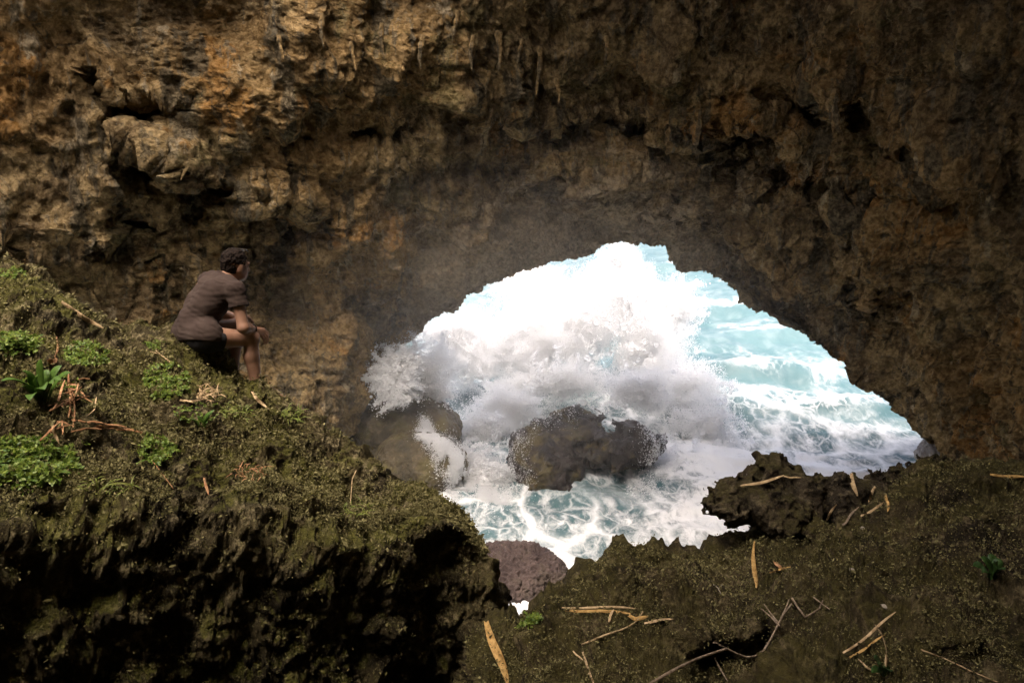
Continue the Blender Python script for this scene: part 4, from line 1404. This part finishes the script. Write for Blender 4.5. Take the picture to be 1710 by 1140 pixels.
# --- on the mossy outcrop
dry_leaf(on_left, [(103, 506), (130, 522), (155, 538), (173, 550)], 10, 'straw', 'long pale dry leaf lying on the outcrop uphill from the sitting man', mid=.5, taper0=.6)
dry_leaf(on_left, [(421, 655), (432, 670), (448, 684)], 9, 'straw', 'short pale dry leaf just below the man\'s shin', mid=.3)
twig(on_left, [(251, 587), (268, 592), (282, 603), (293, 616)], 1.3, 'straw', 'thin pale forked twig above the green weeds behind the man', branches=[[(260, 585), (275, 597), (288, 606)]])
twig(on_left, [(433, 634), (460, 650), (488, 672), (511, 686)], 1.3, 'twig', 'thin brown runner trailing down the outcrop\'s edge below the man')
twig(on_left, [(254, 768), (272, 792), (290, 816)], 1.2, 'straw_red', 'thin reddish stem slanting over the lip under the small fern')
twig(on_left, [(595, 785), (588, 800), (586, 830), (584, 856)], 1.2, 'straw', 'thin pale upright stalk beside the grass tuft near the outcrop\'s tip')
dry_leaf(on_left, [(341, 798), (344, 812), (348, 826)], 6, 'straw_red', 'small curled reddish leaf on the lip of the outcrop')
dry_leaf(on_left, [(300, 668), (322, 672), (346, 664)], 7, 'straw', 'flat torn dry leaf between the weeds and the little strap plant')
dry_leaf(on_left, [(96, 562), (95, 580), (93, 596)], 5, 'straw_red', 'small reddish leaf standing above the strap-leaved plant')
dry_leaf(on_left, [(80, 600), (88, 606), (94, 598)], 11, 'straw_red', 'crumpled pinkish dead leaf right behind the strap-leaved plant')

heap = 'dead leaves heaped beside the strap-leaved plant'
hl_ = 'reddish dead leaf blade in the heap beside the strap-leaved plant'
for i in range(34):
    a = rng.uniform(-0.5, 1.25) if i % 3 else rng.uniform(1.2, 1.9)
    L = rng.uniform(18, 52)
    x, y = (rng.normal(112, 15), rng.normal(668, 26)) if i < 22 else (rng.normal(165, 28), rng.normal(716, 9))
    if i >= 22: a = rng.uniform(-0.35, 0.1)
    dx, dy = math.cos(a) * L, -math.sin(a) * L
    dry_leaf(on_left, [(x - dx / 2, y - dy / 2), (x, y - 2), (x + dx / 2, y + dy / 2)], rng.uniform(2.6, 5.0), 'straw_red', hl_, group=heap, lift=rng.uniform(.01, .05), hug=.9)
dry_leaf(on_left, [(147, 696), (157, 684), (163, 664)], 4, 'straw', 'curved pale blade sticking up at the right of the dead leaf heap', lift=.05)
dry_leaf(on_left, [(88, 710), (92, 726), (98, 740)], 6, 'straw', 'forked pale dead leaf hanging below the heap', lift=.03)

def strap_plant(base_px, tips, w, name, label, m, finder, grow=.0):
    h, nm, t = finder.px(*base_px)
    root = empty(name, h)
    tag(root, label, 'plant')
    for k, (tx, ty, lean, ww) in enumerate(tips):
        tip = at(tx, ty, t - lean)
        b = h + np.array([rng.normal(0, .012), rng.normal(0, .012), -.01])
        q = np.linspace(0, 1, 12)[:, None]
        ctrl = b * .45 + tip * .55 + np.array([0, 0, .30]) * np.linalg.norm(tip - b) + 0
        P = b * (1 - q) ** 2 + 2 * ctrl * q * (1 - q) + tip * q ** 2
        V, F = ribbon_mesh(P, w * ww, nrm((tip - b) * -.3 + np.array([0, -.5, 1.])), .3, taper0=.4, taper1=.08, mid=.65)
        put('leaf', V, F, M[m], None, None, parent=root)
    return root
strap_plant((70, 668), [(69, 600, .05, 1), (38, 619, .12, .9), (79, 617, -.02, 1.2), (103, 610, -.05, 1), (117, 622, .05, 1), (2, 636, .22, .9), (101, 634, .12, 1.1), (37, 645, .15, .9), (50, 668, .24, 1.2), (62, 628, .10, 1.3),
                        (88, 640, .15, 1.1), (75, 650, .22, 1.3)], .048, 'leafy_plant', 'bright green strap-leaved plant beside the heap of reddish dead leaves', 'strap_leaf', on_left)
strap_plant((338, 716), [(320, 700, .08, 1), (329, 694, .02, .8), (352, 688, 0, 1), (358, 684, -.03, .8), (346, 706, .10, .9)], .026, 'leafy_plant', 'small dark green strap-leaved plant on the outcrop below the man', 'strap_leaf', on_left)
strap_plant((1655, 962), [(1625, 944, .05, 1), (1638, 930, 0, 1), (1655, 924, -.03, 1), (1672, 934, 0, 1), (1640, 955, .1, .9), (1678, 950, .08, .9), (1660, 940, .06, 1.1)], .045, 'leafy_plant', 'dark shaded leafy plant growing on the slope at the right edge', 'dark_plant', on_right)
strap_plant((1475, 1128), [(1460, 1098, .04, 1), (1466, 1108, .06, .8), (1478, 1110, .0, 1), (1488, 1120, .05, .9), (1455, 1122, .08, .9)], .03, 'leafy_plant', 'dark little plant under the bent pale leaf at the bottom right', 'dark_plant', on_right)

def weed_clump(px, py, rx, ry, n, size, m, label, finder=None, name='weed_clump', grassy=False, cat='plant'):
    finder = finder or on_left
    parts = []
    base = None
    for k in range(n):
        a = rng.uniform(0, 6.28); q = math.sqrt(rng.random())
        x, y = px + math.cos(a) * q * rx, py + math.sin(a) * q * ry
        if fbm(np.array([[x / 22, y / 14, 3.0]]), 2, 1201)[0] < -0.22: continue
        h, nm, t = finder.px(x, y)
        if h is None: continue
        base = h if base is None else base
        d = nrm(np.array([rng.normal(0, .6), rng.normal(-.2, .6), rng.uniform(.5, 1.2)]) + .5 * nm)
        if grassy:
            L = size * rng.uniform(.6, 1.5)
            qq = np.linspace(0, 1, 5)[:, None]
            P = h + d * L * qq + np.array([rng.normal(0, .35), rng.normal(0, .35), -.5]) * L * qq ** 2
            v, f = ribbon_mesh(P, size * .09, nrm(np.array([0, -.8, .6])), .2)
            parts.append((v[:15], [[q2[0], q2[1], q2[2], q2[3]] for q2 in f if max(q2) < 15]))
        else:
            L = size * rng.uniform(.5, 1.2)
            nl = rng.integers(4, 8)
            side = nrm(np.cross(d, rng.normal(0, 1, 3)))
            sag = np.array([rng.normal(0, .3), rng.normal(0, .3), -.45])
            for j in range(nl):
                q2 = (j + 1) / nl
                c = h + d * L * q2 + sag * L * q2 ** 2
                for sg in (-1, 1):
                    ll = size * .42 * rng.uniform(.7, 1.2)
                    out = nrm(side * sg + d * .5 + rng.normal(0, .25, 3))
                    wv = nrm(np.cross(out, d + rng.normal(0, .3, 3))) * ll * .27
                    parts.append(([c, c + out * ll * .5 + wv, c + out * ll, c + out * ll * .5 - wv], [[0, 1, 2, 3]]))
    V, F = merge(parts)
    o = link_mesh(name, V, F, M[m], loc=base)
    tag(o, label, None, kind='stuff')
    return o

weed_clump(25, 574, 44, 17, 170, .055, 'weed', 'mat of green weeds at the left edge above the strap-leaved plant')
weed_clump(148, 592, 40, 20, 150, .05, 'weed', 'loose green weeds right of the strap-leaved plant and above the dead leaf heap')
weed_clump(280, 638, 40, 30, 230, .05, 'weed', 'bright green weed clump on the outcrop just behind the man')
weed_clump(262, 578, 22, 7, 50, .035, 'weed', 'thin strip of weeds at the crest behind the man\'s back')
weed_clump(262, 750, 28, 24, 90, .055, 'weed', 'small ferny weed tuft near the lip in the middle of the outcrop')
weed_clump(45, 772, 85, 40, 560, .055, 'weed', 'broad bright green weed bed low on the left of the outcrop')
weed_clump(15, 458, 26, 9, 50, .04, 'weed', 'small green patch near the top left crest of the outcrop')
weed_clump(85, 640, 50, 14, 40, .04, 'weed', 'sparse weeds round the foot of the strap-leaved plant')
weed_clump(330, 690, 40, 16, 60, .035, 'weed', 'sparse small weeds round the little strap-leaved plant')
weed_clump(488, 692, 22, 10, 110, .07, 'grass', 'yellow green grass tuft at the outcrop\'s edge below the man', name='grass_tuft', grassy=True, cat='grass')
weed_clump(395, 690, 30, 12, 90, .07, 'grass', 'short pale grass tuft below the man between dry leaves', name='grass_tuft', grassy=True, cat='grass')
weed_clump(592, 850, 26, 12, 70, .07, 'grass', 'grass tuft at the foot of the thin pale stalk near the outcrop\'s tip', name='grass_tuft', grassy=True, cat='grass')
weed_clump(345, 660, 22, 10, 60, .08, 'straw', 'dry straw coloured grass tuft right of the bright weed clump', name='grass_tuft', grassy=True, cat='grass')
weed_clump(420, 790, 24, 10, 50, .06, 'straw_red', 'reddish dry grass tuft on the lip of the outcrop', name='grass_tuft', grassy=True, cat='grass')
weed_clump(180, 815, 40, 12, 60, .07, 'grass', 'yellowish grass tuft on the lip below the small ferny weeds', name='grass_tuft', grassy=True, cat='grass')
weed_clump(885, 1035, 18, 10, 60, .045, 'weed', 'tiny green tuft beside the gap at the left end of the slope', on_right)

# --- on the right-hand slope
dl = lambda *a, **k: dry_leaf(on_right, *a, **k)
dl([(1257, 906), (1260, 940), (1259, 984)], 10, 'straw_gold', 'upright golden straw leaf standing against the slope below the dark ledge', hug=.9, mid=.6, taper0=.25)
dl([(812, 1038), (822, 1072), (836, 1110), (848, 1142)], 20, 'straw_gold', 'big folded golden dry leaf at the foot of the outcrop', fold=.6, mid=.5, taper0=.55, hug=.9)
dl([(1237, 813), (1270, 806), (1309, 795)], 7, 'straw', 'long pale dry leaf lying across the dark ledge', mid=.6)
dl([(1309, 795), (1322, 798), (1338, 797)], 5, 'straw', 'short bent leaf tip at the right end of the dark ledge\'s leaf')
dl([(1421, 790), (1425, 808), (1431, 828)], 9, 'straw', 'pale dry leaf standing in the notch right of the dark ledge')
dl([(1462, 812), (1456, 824), (1450, 838)], 7, 'straw', 'small pale leaf leaning right of the notch')
dl([(1478, 828), (1484, 840), (1481, 856)], 6, 'straw_gold', 'small curved golden leaf on the slope below the skyline')
dl([(1438, 862), (1456, 854), (1476, 838)], 6, 'straw', 'thin pale leaf slanting on the slope below the notch')
dl([(1378, 872), (1386, 856), (1397, 842)], 5, 'straw', 'faint dry blade beside the dark hollow right of the ledge')
dl([(1404, 880), (1418, 864), (1432, 850)], 5, 'twig', 'twisted grey blade beside the faint dry blade above the hollow')
dl([(1653, 793), (1680, 795), (1714, 797)], 7, 'straw_gold', 'golden blade at the right edge just under the skyline')
dl([(938, 1014), (985, 1013), (1062, 1016)], 6, 'straw', 'upper of two long dry blades near the gap')
dl([(945, 1018), (1000, 1020), (1064, 1026)], 7, 'straw_gold', 'lower of two long dry blades near the gap')
dl([(1017, 1038), (1019, 1028), (1025, 1017)], 6, 'straw', 'small curled leaf standing between the long blades and the bent twig')
dl([(1076, 1040), (1098, 1036), (1124, 1033)], 7, 'straw', 'flat pale leaf right of the bent twig')
dl([(1465, 1045), (1474, 1060), (1479, 1085), (1481, 1112)], 13, 'straw', 'broad bent pale leaf hanging at the bottom right', mid=.3, fold=.5, lift=.04, hug=.9)
dl([(1408, 1090), (1450, 1060), (1496, 1022)], 6, 'straw', 'long straight blade crossing behind the broad bent leaf', lift=.03)
dl([(1420, 1098), (1450, 1078), (1478, 1060)], 6, 'straw_gold', 'shorter blade parallel to the long one beside the broad bent leaf', lift=.03)
dl([(1433, 1100), (1450, 1115), (1466, 1124)], 4, 'straw', 'thin short blade running down from the crossed blades')
dl([(972, 1088), (982, 1110), (991, 1142)], 7, 'straw', 'grey straw blade at the bottom edge right of the golden leaf')
dl([(957, 1086), (964, 1094), (974, 1102)], 4, 'straw', 'tiny pale straw left of the grey straw blade')
dl([(1285, 956), (1300, 952), (1320, 946)], 5, 'straw_gold', 'thin golden blade under the orange leaf scrap')
dl([(1294, 938), (1299, 944), (1305, 950)], 11, 'straw_red', 'orange curled leaf scrap on the slope right of the upright straw')
dl([(1050, 1028), (1062, 1033), (1082, 1030)], 9, 'straw_gold', 'crumpled golden leaf where the bent twig ends')
twig(on_right, [(972, 1076), (1010, 1060), (1050, 1046), (1066, 1034), (1074, 1020)], 2.6, 'straw', 'bent pale twig lying on the slope near the gap')
twig(on_right, [(1538, 1084), (1580, 1100), (1622, 1120), (1665, 1138)], 1.7, 'straw', 'long straight dry stem at the bottom right corner', branches=[])
twig(on_right, [(1085, 1142), (1125, 1118), (1168, 1098), (1212, 1082), (1232, 1092), (1256, 1100), (1280, 1080), (1296, 1050), (1305, 1030), (1322, 1008)], 3.4, 'twig',
     'long crooked driftwood branch across the dark hollow', name='branch', cat='branch', lift=.10, hug=.95,
     branches=[[(1194, 1098), (1202, 1115), (1216, 1138)], [(1300, 1040), (1286, 1022), (1276, 1008)], [(1302, 1045), (1288, 1030), (1272, 1016)], [(1304, 1032), (1312, 1016), (1318, 1000)], [(1212, 1082), (1195, 1072), (1178, 1076)]])
twig(on_right, [(1323, 998), (1330, 1010), (1344, 1030), (1356, 1024), (1368, 1016), (1374, 1002)], 2.6, 'twig', 'pale crooked branch piece right of the driftwood branch', name='branch', cat='branch', branches=[[(1358, 996), (1370, 1006), (1386, 1017)]], lift=.03)
twig(on_right, [(1192, 976), (1199, 981), (1204, 991)], 1.6, 'white_stone', 'tiny bleached forked twig left of the upright straw', branches=[[(1206, 976), (1202, 980), (1200, 983)]])
def pebble(x, y, r, label):
    h, nm, t = on_right.px(x, y)
    o = blob_rock('pebble', label, M['white_stone'], h + nm * r * .3, (r, r * .8, r * .6), int(x), ((20, r * .3), (60, r * .15)), subdiv=3)
    o['category'] = 'stone'
pebble(1440, 882, .015, 'small white stone on the slope below the notch')
pebble(1421, 951, .014, 'small pinkish white stone on the orange earth of the slope')
pebble(1478, 1014, .018, 'small flat grey stone above the broad bent leaf')

# --- dry moss and crumbs carpeting the stone (uncountable)
def flecks(name, rock, x0, x1, y0, y1, n, size, label, m, upmin=0.1, seed=0):
    me = rock.data
    nv = len(me.vertices)
    co = np.empty(nv * 3, np.float32); me.vertices.foreach_get('co', co); co = co.reshape(-1, 3) + np.array(rock.location, np.float32)
    no = np.empty(nv * 3, np.float32); me.vertices.foreach_get('normal', no); no = no.reshape(-1, 3)
    d = co - CAM
    w = d @ FWD
    px = 855 + FPX * (d @ RT) / w; py = 570 - FPX * (d @ UP) / w
    facing = -(no * d).sum(1) > 0
    cov = fbm(co * 2.2, 4, 1300 + seed, gain=.6)
    ok = (w > 0) & facing & (px > x0) & (px < x1) & (py > y0) & (py < y1) & (no[:, 2] > upmin) & (cov > -0.08)
    I = np.flatnonzero(ok)
    I = rng.choice(I, n)
    k = len(I)
    c = co[I] + no[I] * .004 + rng.normal(0, .012, (k, 3))
    s = size * w[I][:, None] / 5 * np.exp(rng.normal(0, .4, (k, 1)))
    a = no[I] * .5 + rng.normal(0, .8, (k, 3)); a /= np.linalg.norm(a, axis=1, keepdims=True)
    b = np.cross(a, rng.normal(0, 1, (k, 3))); b /= np.linalg.norm(b, axis=1, keepdims=True)
    V = np.stack([c - a * s * .6, c + b * s * .4 + a * s * .1, c + a * s, c - b * s * .35 + a * s * .2], 1).reshape(-1, 3)
    F = np.arange(4 * k, dtype=np.int32).reshape(k, 4)
    o = link_mesh(name, V, F, M[m], smooth=False)
    tag(o, label, kind='stuff')
flecks('moss', left_rock, -60, 840, 400, 1140, 90000, .0115, 'dry olive moss and crumbs carpeting the big outcrop', 'fleck', upmin=0.38)
flecks('moss', right_rock, 780, 1760, 740, 1180, 80000, .0085, 'dry olive moss and crumbs on the right-hand slope', 'fleck', seed=3)


# ------------------------------------------------------------------ mist thrown up by the surf, drifting under the arch
def build_mist():
    bm = bmesh.new(); bmesh.ops.create_icosphere(bm, subdivisions=4, radius=1.0)
    V = np.array([v.co[:] for v in bm.verts]); F = np.array([[v.index for v in f.verts] for f in bm.faces], np.int32); bm.free()
    m = bpy.data.materials.new('sea_mist'); m.use_nodes = True
    t = m.node_tree; t.nodes.clear()
    o = t.nodes.new('ShaderNodeOutputMaterial'); v = t.nodes.new('ShaderNodeVolumePrincipled')
    v.inputs['Color'].default_value = (0.97, 0.95, 0.93, 1)
    v.inputs['Anisotropy'].default_value = 0.0
    tc = t.nodes.new('ShaderNodeTexCoord'); ln = t.nodes.new('ShaderNodeVectorMath'); ln.operation = 'LENGTH'
    sc_ = t.nodes.new('ShaderNodeMapping'); sc_.inputs['Scale'].default_value = [1 / q for q in MIST_R]
    t.links.new(tc.outputs['Object'], sc_.inputs[0]); t.links.new(sc_.outputs[0], ln.inputs[0])
    mr = t.nodes.new('ShaderNodeMapRange'); mr.interpolation_type = 'SMOOTHSTEP'
    for k, q in (('From Min', 0.25), ('From Max', 0.98), ('To Min', MIST), ('To Max', 0.0)):
        mr.inputs[k].default_value = q
    t.links.new(ln.outputs['Value'], mr.inputs['Value'])
    t.links.new(mr.outputs[0], v.inputs['Density'])
    t.links.new(v.outputs[0], o.inputs['Volume'])
    ob = link_mesh('mist', V * np.array(MIST_R), F, m)
    ob.location = MIST_C
    tag(ob, 'thin bright sea mist drifting under the arch above the surf', kind='stuff')
MIST, MIST_C, MIST_R = 0.013, (1.0, 27.0, 6.5), (15.0, 13.0, 9.0)
build_mist()

# ------------------------------------------------------------------ drip formations hanging from the wall
on_wall = Finder([wall])
for i, (x, y, L, w_) in enumerate(((831, 52, 70, 9), (898, 78, 85, 8), (868, 66, 50, 6), (790, 60, 60, 7), (1398, 150, 75, 13), (1388, 165, 60, 9), (1372, 150, 40, 7), (1292, 168, 50, 8), (760, 20, 50, 7), (705, 60, 55, 8),
                                   (640, 40, 60, 7), (590, 70, 50, 6), (930, 130, 45, 7), (1010, 60, 50, 7), (1455, 150, 50, 8), (815, 120, 45, 6), (540, 25, 55, 7), (470, 60, 40, 6))):
    P, NN = [], []
    for q in np.linspace(0, 1, 9):
        h_, n_, t_ = on_wall.px(x + 4 * math.sin(q * 3 + i), y + L * q)
        P.append(at(x + 4 * math.sin(q * 3 + i), y + L * q, t_)); NN.append(t_)
    t0 = min(NN[:5])
    P = [at(x + 4 * math.sin(q * 3 + i), y + L * q, t0 - .05) for q in np.linspace(0, 1, 12)]
    r_ = w_ * .5 * t0 / FPX
    q = np.linspace(0, 1, 12)
    V, F = tube_mesh(P, r_ * (1.25 * (1 - q) ** .6 + .12) * (1 + .25 * np.sin(q * 17 + i) + .15 * np.sin(q * 31)), 9)
    V = V + .25 * r_ * np.stack([perlin(V * 5, 61), perlin(V * 5, 62), perlin(V * 5, 63)], 1)
    o = link_mesh('stalactite', V, F, M['cave'], loc=V[0])
    o.parent = wall
